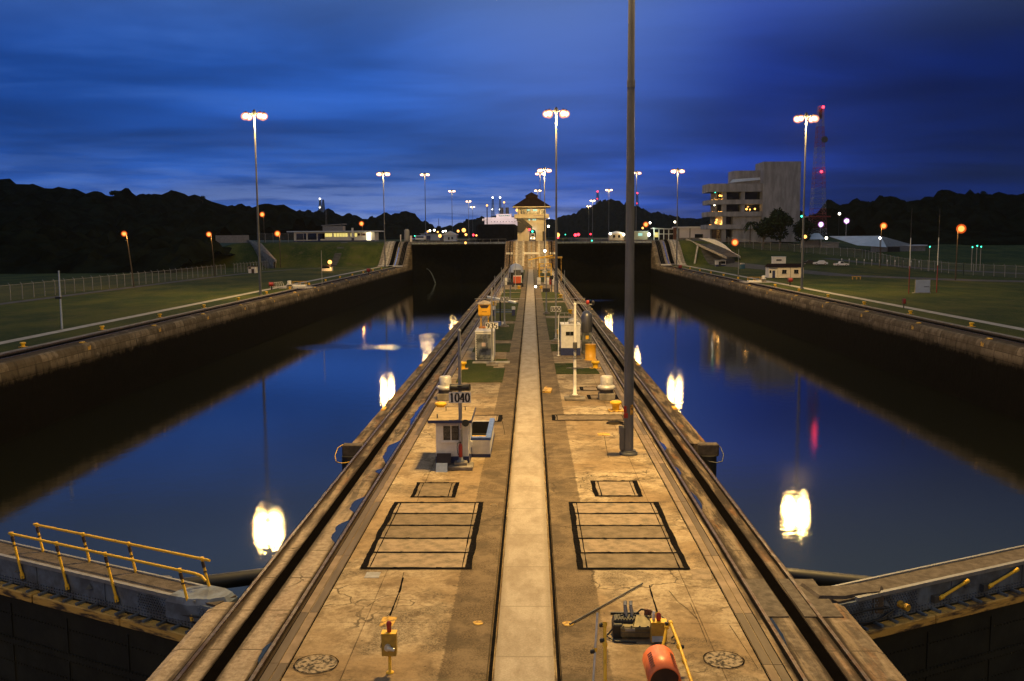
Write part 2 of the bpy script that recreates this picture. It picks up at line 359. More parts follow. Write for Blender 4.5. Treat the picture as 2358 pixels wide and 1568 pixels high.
M = dict(
 deck=deck_mat(), walk=walk_mat(), stone=stone_mat(), grass=grass_mat(), water=water_mat(),
 conc=mat('plain_concrete', (.42, .38, .32), .8, 0, .45, 1.5, .3), concd=mat('dark_concrete', (.24, .21, .175), .85, 0, .5, 1.5, .3),
 gateu=mat('near_black_gate', (.006, .006, .006), .9, 0, .5, .8, spec=.02), office=mat('office_cream_paint', (.74, .66, .52), .6, 0, .12, 1), concb=mat('board_marked_concrete', (.27, .275, .31), .85, 0, .35, .6, .2, stretch=(1, 1, .25)),  # gateu: one even near-black for the upper gates
 path=mat('path_concrete', (.40, .37, .33), .85, 0, .3, .8), asph=mat('asphalt', (.05, .048, .047), .85, 0, .4, .6),
 slot=mat('slot_near_black', (.0035, .003, .003), .95, spec=.0), rail=mat('rail_steel', (.16, .13, .11), .38, .8, .4, 4, col2=(.09, .05, .03)),  # slot: plain near-black
 cover=mat('conduit_cover_steel', (.11, .078, .052), .6, .25, .4, 1.2, .1, stretch=(1, .15, 1)),
 tar=mat('tar_sealant', (.006, .005, .005), .9, 0, .4, 8, .3, spec=.03), panel=mat('hatch_concrete', (.26, .19, .12), .8, 0, .5, 2.6, .3, col2=(.14, .11, .075), lo=.3, hi=.62),
 paneld=mat('hatch_concrete_dark', (.155, .11, .064), .8, 0, .5, 2.2, .3, col2=(.10, .075, .045), lo=.3, hi=.65),
 yel=mat('safety_yellow_paint', (.78, .46, .02), .5, 0, .35, 6, .1, lo=.25, hi=.5), yeld=mat('worn_yellow_paint', (.58, .33, .03), .65, 0, .5, 5, .2, col2=(.10, .055, .02), lo=.36, hi=.56),
 ylamp=mat('amber_box_paint', (.82, .42, .015), .5, 0, .2, 3), white=mat('white_paint', (.78, .76, .72), .55, 0, .18, 3), blue=mat('dark_blue_paint', (.018, .03, .12), .5, 0, .3, 4),
 blue2=mat('bright_blue_paint', (.05, .12, .40), .5, 0, .2, 4), pblue=mat('pale_blue_panel', (.38, .46, .62), .45, .2, .2, 5), grey=mat('grey_galvanised_steel', (.33, .33, .33), .5, .4, .3, 3, .1),
 mast=mat('mast_steel', (.155, .16, .165), .6, .15, .3, 3, stretch=(1, 1, .2)), dgrey=mat('dark_grey_steel', (.10, .10, .10), .55, .3, .4, 3),
 black=mat('black_paint', (.014, .013, .013), .5, 0, .3, 5), brown=mat('dark_brown_board', (.035, .018, .014), .6), red=mat('red_paint', (.34, .025, .018), .45, 0, .3, 5),
 orange=mat('orange_paint', (.76, .17, .05), .42, 0, .15, 5), alu=mat('brushed_aluminium', (.62, .60, .56), .4, .25, .25, 6), olive=mat('olive_metal', (.20, .16, .075), .5, .2, .4, 5),
 gate=mat('gate_grey_paint', (.17, .215, .29), .5, .25, .4, 1.6, .15, col2=(.085, .095, .115)), gated=mat('wet_gate_plate', (.034, .033, .024), .5, .2, .5, .8, .2),
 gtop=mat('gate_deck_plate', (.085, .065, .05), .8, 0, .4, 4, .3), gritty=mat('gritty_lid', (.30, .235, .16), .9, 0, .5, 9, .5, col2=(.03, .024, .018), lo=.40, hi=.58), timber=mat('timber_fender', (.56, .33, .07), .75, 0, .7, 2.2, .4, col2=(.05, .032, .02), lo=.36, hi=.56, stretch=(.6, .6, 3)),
 hill=mat('forest_canopy', (.012, .016, .010), 1, 0, .65, .12, spec=.0), leaf=mat('tree_leaves', (.02, .035, .012), .9, 0, .5, .6, spec=.1), bark=mat('tree_bark', (.06, .045, .03), .9),
 glass=mat('dark_window_glass', (.01, .012, .014), .12, 0, .2, 2), roof=mat('brown_tile_roof', (.020, .011, .010), .9, 0, .4, 2, .2, spec=.05), cream=mat('cream_render_wall', (.50, .43, .30), .8, 0, .18, .8),
 metroof=mat('pale_metal_roof', (.62, .66, .72), .5, .2, .15, .5), redw=mat('mast_red_paint', (.30, .03, .02), .5), fence=fence_mat('chain_link', (.20, .21, .25), .12), hull=mat('black_ship_hull', (.012, .009, .009), .9, 0, .4, .3, spec=.05),
 shipw=mat('ship_white_paint', (.72, .66, .66), .5, 0, .1, .2), shed=mat('shed_grey_wall', (.22, .22, .23), .8), carw=mat('white_car_paint', (.75, .76, .78), .3, 0, .05, 2),
 tyre=mat('tyre_rubber', (.015, .015, .015), .8), hose=mat('black_hose', (.012, .012, .013), .5), pink=mat('notice_label', (.70, .52, .45), .6), redhull=mat('hull_red_band', (.16, .02, .02), .6),
 stainp=mat('galvanised_door_panel', (.26, .27, .26), .45, .5, .55, 1.6, .1, col2=(.07, .075, .07), lo=.4, hi=.6), teal=mat('teal_plastic', (.02, .10, .12), .5),
)
M['lens'] = emis('sodium_lens', (1, .68, .26), 42); M['glow'] = emis('sodium_halo', (1, .34, .24), 1.4, .6)  # glow: translucent shell painting the bloom around each lens
M['olens'] = emis('orange_bulb', (1, .44, .10), 3.2); M['oglow'] = emis('orange_halo', (1, .13, .015), .95, .5)  # oglow: shell painting the orange bloom around a bulb
M['rlens'] = emis('red_beacon', (1, .03, .05), 8); M['plens'] = emis('mercury_bulb', (.95, .75, 1), 12); M['pglow'] = emis('mercury_halo', (.75, .30, .9), .8, .5)  # pglow: the same painted bloom in purple
M['wlens'] = emis('white_bulb', (1, .9, .72), 10); M['glens'] = emis('green_signal', (.05, .9, .5), 5); M['win'] = emis('lit_window', (1, .80, .22), .95); M['winw'] = emis('lit_porch', (1, .86, .55), 3.0)
M['tube'] = emis('fluorescent_light', (.55, 1, .82), .8); M['warm'] = emis('warm_bulb', (1, .45, .08), 5)
M['puddle'] = M['water']
# ================================================================== setting
def sweep(prof, ys, zf=lambda y: 0., caps=True, dx=0.):
    b = MB(); n = len(prof); vs = []; fs = []
    for y in ys:
        dz = zf(y)
        vs += [(x+dx, y, z+(dz if z > -6 else 0)) for x, z in prof]
    for k in range(len(ys)-1):
        for i in range(n-1): fs.append((k*n+i, k*n+i+1, (k+1)*n+i+1, (k+1)*n+i))
    if caps:
        fs.append(tuple(range(n))); fs.append(tuple((len(ys)-1)*n+i for i in range(n-1, -1, -1)))
    return b.add(vs, fs)
INC = [Y0+i*(Y1-Y0)/16 for i in range(17)]
FAR = INC+[345, 400, 500, 650, 800, 1100]
# --- ground sheets
def ground(name, xs, ys, zoff=0.):
    b = MB(); vs = [(x, y, ground_z(x, y)+zoff) for y in ys for x in xs]; n = len(xs)
    fs = [(k*n+i, k*n+i+1, (k+1)*n+i+1, (k+1)*n+i) for k in range(len(ys)-1) for i in range(n-1)]
    return tag(b.add(vs, fs, True).build(name, M['grass']), kind='structure')
yg = [-60, 0, 60, 100, 150, 200]+[225+8*i for i in range(10)]+[300+2*i for i in range(20)]+[345+10*i for i in range(10)]+[450, 600, 900, 1400, 2500, 6000]
ground('ground', [-4000, -900, -400, -250, -180, -140]+[-130+3*i for i in range(11)]+[-95, -80, -65, -55, -46.2], yg)
ground('ground', [46.2, 50, 54]+[56+2*i for i in range(16)]+[95, 120, 150, 220, 400, 900, 4000], yg)
fg = MB().box(-46.5, 46.5, 1100, 6000, 4, ZU-.01).build('ground', M['grass']); tag(fg, kind='structure')
w = MB(); w.add([(-42.4, 27, WZ), (42.4, 27, WZ), (42.4, 344, WZ), (-42.4, 344, WZ)], [(0, 1, 2, 3)]); tag(w.build('chamber_water', M['water']), kind='structure')
w = MB(); w.add([(-42.4, -60, -13), (42.4, -60, -13), (42.4, 40, -13), (-42.4, 40, -13)], [(0, 1, 2, 3)]); tag(w.build('lower_water', M['water']), kind='structure')
w = MB(); w.add([(-42.4, 334, 6.6), (42.4, 334, 6.6), (42.4, 1100, 6.6), (-42.4, 1100, 6.6)], [(0, 1, 2, 3)]); tag(w.build('upper_water', M['water']), kind='structure')
# --- centre lock wall
cw = thing('lock_wall', 'long concrete centre wall running between the two water chambers', 'lock wall')
def cprof(xl, xr, chamf=.1):
    return [(xl, -15), (xl, -.35-chamf), (xl+.10, -.08-chamf*.5), (xl+.3, 0), (-7.42, 0), (-7.42, -.24), (-7.08, -.24), (-7.08, 0), (-6.42, 0), (-6.40, -.07), (-6.16, -.07), (-6.14, 0),
            (-1.05, 0), (-1.03, -.08), (-.90, -.08), (-.88, 0), (.50, 0), (.52, -.08), (.63, -.08), (.65, 0), (5.88, 0), (5.9, -.07), (6.06, -.07), (6.08, 0), (6.64, 0), (6.64, -.24), (6.97, -.24), (6.97, 0), (xr-.3, 0), (xr-.10, -.08-chamf*.5), (xr, -.35-chamf), (xr, -15)]
for xl, xr, ys, ch in ((-8.8, 8.42, [-30, 24.75], .0), (-8.12, 7.66, [24.75, 44.5], .0), (-8.95, 8.58, [44.5, 120, 200, 280]+FAR, .35)):
    sweep(cprof(xl, xr, ch), ys, zc).build('wall_section', M['deck'], cw)
def strip(x0, x1, ys, z0, z1, zf=zc):
    b = MB(); vs = []; fs = []
    for y in ys:
        d = zf(y); vs += [(x0, y, z0+d), (x0, y, z1+d), (x1, y, z1+d), (x1, y, z0+d)]
    for k in range(len(ys)-1):
        for i in range(3): fs.append((k*4+i, (k+1)*4+i, (k+1)*4+i+1, k*4+i+1))
    fs += [(0, 1, 2, 3), tuple(len(vs)-4+i for i in (3, 2, 1, 0))]
    return b.add(vs, fs)
ALL = [-30, 30, 60, 100, 200, 290]+FAR
for x0, x1 in ((-1.0, -.925), (.55, .62)): strip(x0, x1, [-30, 60, 200, 286], -.079, -.03, lambda y: 0).build('gutter_line', M['tar'], cw)  # black strips that deepen the gutter lines
strip(-.86, .48, [-30, 30, 60, 100, 200, 286], -.05, .035, lambda y: 0).build('walkway', M['walk'], cw)
for x0, x1 in ((-7.415, -7.085), (6.645, 6.965)):
    strip(x0, x1, ALL, -.236, -.03).build('rack_slot', M['slot'], cw)
for xr in (-7.94, -6.27, 7.38, 6.0):
    strip(xr-.045, xr+.045, ALL, -.06, .05).build('rail', M['rail'], cw)
    strip(xr-.10, xr-.05, ALL, .001, .006).build('rail_grime', M['tar'], cw)
b1 = MB(); b2 = MB(); y = 12.
random.seed(3)
while y < 300:
    L = random.choice((3, 4.5, 6)); L = min(L, 300-y)
    for x0, x1 in ((-6.09, -5.885), (-5.86, -5.655), (5.27, 5.475), (5.50, 5.705)):
        (b1 if random.random() < .6 else b2).box(x0, x1, y+.01, y+L-.01, .0, .022)
    y += L
b1.build('conduit_cover', M['cover'], cw); b2.build('conduit_cover', mat('conduit_cover_worn', (.22, .155, .10), .65, .2, .35, 1.2), cw)
b = MB()
for x0, x1 in ((-6.13, -6.1), (-5.645, -5.61), (5.225, 5.26), (5.715, 5.745)): b.box(x0, x1, 12, 300, 0, .006)
b.build('conduit_joint', M['tar'], cw)
# fairlead pads on the outer edges
def wob(x0, y0, x1, y1, w, n, jit, rnd):
    """outline of a hand-laid strip from one point to another"""
    L = math.hypot(x1-x0, y1-y0); nx, ny = -(y1-y0)/L, (x1-x0)/L; a = []; c2 = []
    j1 = [rnd.uniform(-jit, jit)*1.6 for _ in range(n+5)]; j2 = [rnd.uniform(-jit, jit)*1.6 for _ in range(n+5)]
    for i in range(n+1):
        t = i/n; x = x0+(x1-x0)*t; y = y0+(y1-y0)*t
        h1 = w/2+sum(j1[i:i+4])/4; h2 = w/2+sum(j2[i:i+4])/4
        a.append((x+nx*h1, y+ny*h1)); c2.append((x-nx*h2, y-ny*h2))
    return a, c2
def wobstrip(b, x0, y0, x1, y1, w, z, rnd, jit=.03):
    n = max(2, int(math.hypot(x1-x0, y1-y0)/.16)); a, c2 = wob(x0, y0, x1, y1, w, n, jit, rnd)
    vs = [(p[0], p[1], z) for p in a]+[(p[0], p[1], z) for p in c2]
    b.add(vs, [(i, n+1+i, n+2+i, i+1) for i in range(n)])
# --- side walls
def side(sgn, name, label):
    wl = thing('lock_wall', label, 'lock wall')
    zf = lambda y: ZU*sst(320, 342, y)
    ys = [-60, 40, 100, 200, 300]+[320+i*22/16 for i in range(17)]+[355, 500, 800, 1100]
    pr = [(-42.1, -15), (-42.1, -1.3), (-42.22, -.45), (-42.38, -.12), (-42.7, 0), (-43.55, 0)]
    sgp = [(x*sgn*-1, z) for x, z in pr]
    if sgn > 0: sgp = sgp[::-1]
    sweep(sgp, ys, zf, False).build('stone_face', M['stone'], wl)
    tb = [(-43.55, 0), (-43.55, -.05), (-45.65, -.05), (-45.65, 0)]
    tb = [(x*sgn*-1, z) for x, z in tb]
    if sgn > 0: tb = tb[::-1]
    sweep(tb, ys, zf, False).build('track_bed', M['concd'], wl)
    s = lambda x0, x1, a, b_, m, nm: strip(min(x0*-sgn, x1*-sgn), max(x0*-sgn, x1*-sgn), ys, a, b_, zf).build(nm, M[m], wl)
    s(-44.75, -44.35, -.045, -.03, 'slot', 'rack_slot'); s(-43.72, -43.62, -.05, .05, 'rail', 'rail'); s(-45.4, -45.3, -.05, .05, 'rail', 'rail')
    s(-43.75, -44.3, -.047, -.041, 'tar', 'track_grime'); s(-44.8, -45.25, -.047, -.041, 'tar', 'track_grime')
    s(-45.65, -46.25, -.3, .03, 'concd', 'track_kerb')
    return wl
wl_l = side(-1, 'lock_wall', 'stone lock wall along the left bank with towing track on top')
wl_r = side(1, 'lock_wall', 'stone lock wall along the right bank with towing track on top')
# wide pale ramps beside the side inclines
for sg in (-1, 1):
    b = MB(); ys = [318+i*1.3 for i in range(19)]
    for x0, x1, m_ in ((46.3, 48.6, 'concd'), (48.65, 49.4, 'conc'), (49.6, 50.4, 'conc'), (50.45, 51.6, 'concd')):
        xa, xb = (x0, x1) if sg > 0 else (-x1, -x0)
        strip(xa, xb, ys, -.4, .12 if m_ == 'conc' else .06, lambda y: .12+ZU*sst(317.6, 340, y)).build('incline_slab', M[m_], wl_l if sg < 0 else wl_r)
    strip(*((46.6, 47.9) if sg > 0 else (-47.9, -46.6)), ys, -.3, .09, lambda y: .12+ZU*sst(317.6, 340, y)).build('incline_channel', M['slot'], wl_l if sg < 0 else wl_r)
    # raised white bar across the foot
    MB().box(*((43.2, 51.3) if sg > 0 else (-51.3, -43.2)), 319.0, 319.6, -.1, .42).build('white_bar', M['white'], wl_l if sg < 0 else wl_r)
# raised white bars on the centre incline
zl = zc(319.5)
b = MB()
for x0, x1 in ((-8.4, -7.9), (-7.7, -7.3), (-6.9, -6.3), (-2.6, 2.4), (6.2, 6.6), (7.1, 7.35), (7.5, 8.2)): b.box(x0, x1, 319.2, 319.7, zl-1, zl+.45)
b.build('white_cross_bar', M['white'], cw)
b = MB()
for x0, x1, h in ((-5.3, -4.6, .35), (-3.0, -2.4, .4), (2.3, 2.9, .4), (4.4, 5.0, .35)):
    b2 = strip(x0, x1, INC, -.3, h); o = len(b.v); b.v += b2.v; b.f += [[i+o for i in f] for f in b2.f]; b.sm += b2.sm
b.build('incline_kerb', M['conc'], cw)
for x0, x1 in ((-4.5, -3.1), (2.95, 4.3), (-1.2, -.2), (.3, 1.2)): strip(x0, x1, INC, -.3, .03).build('incline_channel', M['concd'], cw)
# --- paths on the banks
def path(pts, w, m_, name, z=.004):
    b = MB(); vs = []
    P_ = [Vector((x, y, 0)) for x, y in pts]; fine = []
    for a, c2 in zip(P_[:-1], P_[1:]):
        k = max(1, int((c2-a).length/4)); fine += [a.lerp(c2, i/k) for i in range(k)]
    fine.append(P_[-1])
    for i, p in enumerate(fine):
        d = (fine[min(i+1, len(fine)-1)]-fine[max(i-1, 0)]).normalized(); nx, ny = -d.y, d.x
        for s_ in (-1, 1):
            x = p.x+s_*nx*w/2; y = p.y+s_*ny*w/2; vs.append((x, y, ground_z(x, y)+z+.02))
    n = len(fine)
    b.add(vs, [(2*i, 2*i+1, 2*i+3, 2*i+2) for i in range(n-1)])
    return tag(b.build(name, M[m_]), kind='structure')
path([(-50.6, -20), (-50.6, 318)], 1.35, 'path', 'footpath')
path([(50.4, -20), (50.4, 318)], 1.35, 'path', 'footpath')
path([(-81.5, 60), (-81.5, 240), (-80, 270), (-75, 297), (-69, 309), (-67, 320), (-66.5, 338), (-67, 350)], 2.4, 'asph', 'path')
path([(140, 175), (110, 190), (92, 205), (75, 232), (69, 262), (66, 285), (64, 300), (63, 318), (62, 332)], 7.5, 'asph', 'road')
path([(170, 195), (120, 235), (104, 262), (92, 300)], 4, 'asph', 'road', .008)
# bare soil patches along the footpath
# --- lower (nearest) mitre gates
TH = math.atan(.5); CT, ST = math.cos(TH), math.sin(TH)
def gate_leaf(s, hx, hy, label, L=18.6):
    g = thing('miter_gate', label, 'lock gate', (hx, hy, 0))
    tf = lambda u, v, z: (s*(u*CT+v*ST), u*ST-v*CT, z)
    b = MB(); b.box(.3, L, -.95, -.02, -.74, -.03, tf)
    for i in range(6): b.box(1.5+i*3, 1.53+i*3, -.02, .01, -.72, -.06, tf)
    def riv(u, z, r=.017): b.box(u-r, u+r, -.02, .024, z-r, z+r, tf)
    for i in range(150): riv(.5+i*.12, -.58); riv(.5+i*.12, -.67)
    for i in range(26):
        for k in range(6): riv(.6+i*.1+(k % 2)*.05, -.12-k*.075)
    for i in range(int(L/.55)): b.box(.4+i*.55, .48+i*.55, -.02, .30, -.765, -.70, tf)
    b.build('top_girder', M['gate'], g)
    b = MB(); b.box(.3, L, -.90, -.10, -.03, .03, tf); b.build('walkway_plate', M['gtop'], g)
    b = MB(); b.box(.9, L, -.10, .03, -.03, .075, tf); b.box(.9, L, -.98, -.9, -.03, .075, tf); b.build('edge_angle', M['grey'], g)
    b = MB(); b.bev(-.1, 3.5, .0, .36, -1.02, -.76, .03, tf); b.bev(3.56, 7.3, .0, .33, -1.04, -.77, .03, tf); b.bev(7.35, L, .0, .35, -1.03, -.76, .03, tf)
    b.build('timber_fender', M['timber'], g)
    b = MB(); b.box(-.3, L, -1.6, 0, -13.5, -1.05, tf); b.box(-.3, L, -.9, 0, -1.05, -.75, tf)
    for z in (-2.6, -4.1, -5.8): b.box(-.3, L, 0, .05, z-.12, z+.12, tf)
    for i in range(130):
        for z in (-1.75, -2.5, -2.7, -3.3, -4.0, -4.2, -5.0):
            u = .1+i*.14; b.box(u-.02, u+.02, 0, .075 if z in (-2.5, -2.7, -4., -4.2) else .03, z-.02, z+.02, tf)
    for i in range(7): b.box(1+i*2.6, 1.06+i*2.6, 0, .035, -5.5, -1.4, tf)
    b.build('skin_plate', M['gated'], g)
    for u in (1.8, 5.0, 8.2, 11.4): MB().add([(u, 0, -.30), (u+.28, 0, -.30), (u+.14, .16, -.30), (u+.14, 0, -.16)], [(0, 2, 3), (2, 1, 3), (0, 1, 2)], False, tf).build('lifting_lug', M['dgrey'], g)
    return g, tf
gl, tfl = gate_leaf(-1, -8.3, 24.25, 'grey riveted lock gate leaf on the left with yellow handrails raised')
gr, tfr = gate_leaf(1, 7.95, 24.55, 'grey riveted lock gate leaf on the right with handrails folded down')
# anchor caps over the hinges
def cap(pts, g, zt, m_, name):
    o = Vector(g.location); pp = [at(x, y, zt)-o for x, y in pts]
    b = MB(); n = len(pp); c0 = sum(pp, Vector())/n
    ring = [p+(c0-p)*.12 for p in pp]
    vs = [(p.x, p.y, p.z-.55) for p in pp]+[(p.x, p.y, p.z-.10) for p in pp]+[(p.x, p.y, p.z+.06) for p in ring]
    fs = [tuple(range(2*n, 3*n))]+[(i, (i+1) % n, n+(i+1) % n, n+i) for i in range(n)]+[(n+i, n+(i+1) % n, 2*n+(i+1) % n, 2*n+i) for i in range(n)]
    b.add(vs, fs).build(name, M[m_], g)
cap([(380, 1376), (402, 1364), (440, 1352), (483, 1349), (524, 1357), (545, 1368), (524, 1381), (481, 1387), (430, 1386)], gl, .05, 'gate', 'anchor_cap')
cap([(1945, 1379), (1880, 1378), (1835, 1345), (1880, 1354), (1935, 1352), (1990, 1345), (2040, 1352), (2035, 1367), (1975, 1373)], gr, .05, 'gtop', 'anchor_cap')
# handrails
def rails_up(g, tf):
    for v, us, nm in ((.05, (1.4, 4.35, 6.45, 8.5), 'front'), (-.9, (1.55, 4.5, 6.5, 8.65), 'back')):
        hr = MB(); zt = .86; lean = .40
        us = list(us); off = -.02
        pts = [(us[-1]+.12, v, zt)]+[(u, v, zt) for u in us[::-1]]+([(us[0]-.55, v, zt), (us[0]-.80, v, zt-.03), (us[0]-.95, v, zt-.14)] if v > 0 else [(us[0]-.30, v, zt)])
        hr.tube(pts, .038, 8, tf); hr.build('handrail', M['yel'], g)
        for u in us:
            p = MB(); zb = -.42 if v > 0 else -.10
            p.cyl((u, v, zt), (u-lean*(zt-zb)/1.3, v, zb), .036, .042, 8, True, True, tf)
            pj = MB(); k_ = lean/1.3; pj.cyl((u-.07*k_, v, zt-.07), (u-.24*k_, v, zt-.24), .05, .05, 8, True, True, tf); pj.cyl((u-.33*k_, v, zt-.33), (u-.37*k_, v, zt-.37), .052, .052, 8, True, True, tf); pj.build('post_joint', M['brown'], g)
            p.cyl((u, v, zt-.03), (u, v, zt+.05), .056, .056, 8, True, True, tf)
            p.cyl((u-lean*.93*(zt-zb)/1.3, v, zb+.1), (u-lean*1.04*(zt-zb)/1.3, v, zb-.06), .06, .06, 8, True, True, tf)
            p.build('handrail_post', M['yel'], g)
            MB().box(u-lean*(zt-zb)/1.3-.05, u-lean*(zt-zb)/1.3+.05, -.01 if v > 0 else v-.03, .10 if v > 0 else v+.05, zb-.12, zb+.02, tf).build('post_bracket', M['dgrey'], g)
rails_up(gl, tfl)
for u0, z0, u1, z1 in ((3.9, -.42, 5.0, -.10), (5.9, -.42, 7.1, -.10), (8.6, -.42, 9.8, -.10)):
    p = MB(); p.cyl((u0, .12, z0), (u1, .12, z1), .045, .045, 8, True, True, tfr); p.cyl((u0-.02, .12, z0), (u0+.14, .12, z0+.035), .065, .065, 8, True, True, tfr); p.cyl((u1-.12, .12, z1-.03), (u1+.03, .12, z1+.01), .06, .06, 8, True, True, tfr)
    p.build('handrail_post', M['yel'], gr)
    MB().box(u0-.2, u0+.02, -.01, .12, z0-.12, z0+.08, tfr).build('post_bracket', M['dgrey'], gr)
b = MB(); b.cyl((2.45, .0, -.36), (2.45, .32, -.38), .10, .10, 10, True, True, tfr); b.build('hinge_pin', M['yeld'], gr)
b = MB(); b.tube([(.6, .1, -.55), (1.2, .14, -.62), (1.7, .12, -.6), (2.1, .13, -.45)], .03, 6, tfr); b.tube([(.5, .1, -.3), (1.4, .12, -.28), (1.9, .1, -.36)], .025, 6, tfr); b.build('grease_pipe', M['black'], gr)
b = MB(); b.tube([(.5, .1, -.3), (1.4, .12, -.36), (2.0, .1, -.55)], .025, 6, tfl); b.cyl((1.7, -.02, -.3), (1.7, .14, -.3), .16, .16, 10, True, True, tfl); b.build('grease_pipe', M['black'], gl)
# the gate strut arms
def bar(a, c2, r, label):
    a = Vector(a); c2 = Vector(c2); o = thing('gate_strut', label, 'gate strut', a)
    MB().cyl((0, 0, 0), c2-a, r, r, 14).build('strut_arm', M['hose'], o)
    MB().cyl((c2-a)*.0+Vector((0, 0, -.3)), Vector((0, 0, .3)), r*1.15, r*1.15, 12).build('strut_pin', M['dgrey'], o)
bar((-11.0, 27.2, -.55), (-7.9, 28.4, -.55), .24, 'dark steel strut arm from the left gate to the centre wall')
bar((10.7, 27.4, -.55), (7.6, 28.4, -.55), .24, 'dark steel strut arm from the right gate to the centre wall')
# upper gates
def upper_gate(x0, x1, label):
    g = thing('miter_gate', label, 'lock gate', ((x0+x1)/2, 337, 0)); hw = (x1-x0)/2
    for s in (-1, 1):
        b = MB(); b.add([(s*hw, 0, -14), (0, hw*.5, -14), (0, hw*.5+2, -14), (s*hw, 2, -14), (s*hw, 0, 7.3), (0, hw*.5, 7.3), (0, hw*.5+2, 7.3), (s*hw, 2, 7.3)], [(0, 1, 5, 4), (4, 5, 6, 7), (2, 3, 7, 6), (0, 3, 2, 1)])
        for z in range(-6, 7, 2):
            b.add([(s*hw, -.1, z), (0, hw*.5-.1, z), (0, hw*.5-.1, z+.3), (s*hw, -.1, z+.3)], [(0, 1, 2, 3)])
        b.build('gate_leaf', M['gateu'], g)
        b = MB(); b.add([(s*hw, -.15, 7.3), (0, hw*.5-.15, 7.3), (0, hw*.5+2, 7.3), (s*hw, 2, 7.3), (s*hw, -.15, 7.95), (0, hw*.5-.15, 7.95), (0, hw*.5+2, 7.95), (s*hw, 2, 7.95)], [(0, 1, 5, 4), (4, 5, 6, 7), (2, 3, 7, 6)])
        b.build('gate_walkway', M['gate'], g)
        r_ = MB(); z = 9.0
        r_.seg((s*hw, .1, z), (0, hw*.5+.1, z), .06, .06)
        for i in range(7):
            t = i/6; x = s*hw*(1-t); y = .1+hw*.5*t; r_.seg((x, y, 7.95), (x, y, z), .06, .06)
        r_.build('handrail', M['grey'], g)
upper_gate(-42.2, -8.9, 'tall dark upper gate closing the left chamber')
upper_gate(8.5, 42.2, 'tall dark upper gate closing the right chamber')
# water leaking past the upper left gate
b = MB(); vs = []
for i in range(9):
    t = i/8; x = -36.9+t*3.2; z = -1.4-4.9*t*t; hw = .06+.14*t
    vs += [(x-hw, 336-t*2, z), (x+hw, 336-t*2, z+.12), (x, 335.7-t*2, z+.25)]
fs = []
for i in range(8):
    for k in range(3): fs.append((i*3+k, i*3+(k+1) % 3, i*3+3+(k+1) % 3, i*3+3+k))
tag(b.add(vs, fs, True).build('water_jet', mat('white_water', (.14, .18, .20), .3, 0, .2, 4)), 'thin white jet of water leaking beside the left upper gate', 'water jet', kind='stuff')
# ================================================================== lamps
SOD = (1.0, .63, .20)
def point(name, parent, loc, power, col=SOD, r=.5):
    l = bpy.data.lights.new(name, 'POINT'); l.energy = power; l.color = col; l.shadow_soft_size = r
    o = bpy.data.objects.new(name, l); COL.objects.link(o); o.parent = parent; o.location = loc; return o
def make_mast(label, loc, power):
    m = thing('high_mast_lamp', label, 'high mast lamp', loc, 0, 'high mast lamps along the locks')
    MB().lathe([(.42, 0), (.42, .10), (.34, .12), (.34, .20)], n=16).build('base_flange', M['dgrey'], m)
    b = MB(); b.lathe([(.225, .2), (.21, 6), (.19, 10), (.165, 16.3)], n=12, smooth=True); b.lathe([(.178, 16.2), (.178, 16.5)], n=12); b.lathe([(.155, 16.5), (.13, 24), (.11, 31.0)], n=12)
    b.build('pole', M['mast'], m)
    b = MB(); b.lathe([(.30, 30.6), (.34, 30.9), (.30, 31.3), (.12, 31.6)], n=12)
    for k in range(6):
        a = R((-35, 0, 35, 145, 180, 215)[k]); b.seg((0, 0, 30.95), (1.5*math.cos(a), 1.5*math.sin(a), 30.85), .1, .1)
    b.build('lamp_ring', M['dgrey'], m)
    for k in range(6):
        a = R((-35, 0, 35, 145, 180, 215)[k]); rr = (1.45, 1.65, 1.45)[k % 3]; x, y = rr*math.cos(a), rr*math.sin(a)
        h = MB().lathe([(.30, 30.78), (.34, 30.95), (.16, 31.2)], x, y, 0, 10).build('luminaire', M['dgrey'], m)
        MB().ball((x, y, 30.45), .42, 10, .9).build('lamp_lens', M['lens'], h)
        MB().ball((x, y, 30.45), .68, 12, .95).build('lamp_halo', M['glow'], h)  # outer shell is the lens bloom given a shape
    for s in (-1, 1): point('mast_light', m, (1.25*s, 0, 29.7), power, SOD, .75)
    return m
PW = 50000
mast0 = make_mast('tall grey lamp mast standing closest on the concrete centre deck', at(1447, 1046), PW)
x, y, z = mast0.location
MASTS = [mast0]
# fittings on the near mast
ext = thing('cable_box', 'grey box and round cover fixed low on the nearest lamp mast', 'cable box', mast0.location)
MB().bev(-.40, -.20, -.14, .14, .22, 1.25, .02).build('box', M['mast'], ext)
MB().bev(-.44, -.24, -.10, .10, .95, 1.3, .02).build('latch_box', M['grey'], ext)
MB().cyl((-.62, -.02, 1.42), (-.62, .0, 1.47), .38, .38, 20).build('round_cover', M['black'], ext)
MB().seg((-.4, 0, 1.42), (-.2, 0, 1.38), .12, .08).build('cover_arm', M['dgrey'], ext)
st = MB().box(-.24, -.12, -.222, -.215, 1.95, 2.25).box(-.24, -.06, -.24, -.235, 1.7, 1.93).build('sticker', M['red'], ext)
MB().box(.05, .17, -.255, -.24, 1.85, 2.3).build('sticker', M['yeld'], ext)
names = {'left': -1, 'centre': 0, 'right': 1}
rows = [('third row from the camera, at the foot of the inclines', {0: (4.3, 313, 0), -1: at(886, 615), 1: at(1559, 612)})]
dup(mast0, at(600, 679), 'tall lamp mast on the left bank nearest the camera, beside the lattice gangway')
dup(mast0, Vector((4.3, 165, 0)), 'tall lamp mast on the centre wall in front of the control tower')
dup(mast0, at(1846, 665), 'tall lamp mast on the right bank in front of the lattice tower')
dup(mast0, Vector((-48.5, 316, 0)), 'tall lamp mast at the foot of the left incline')
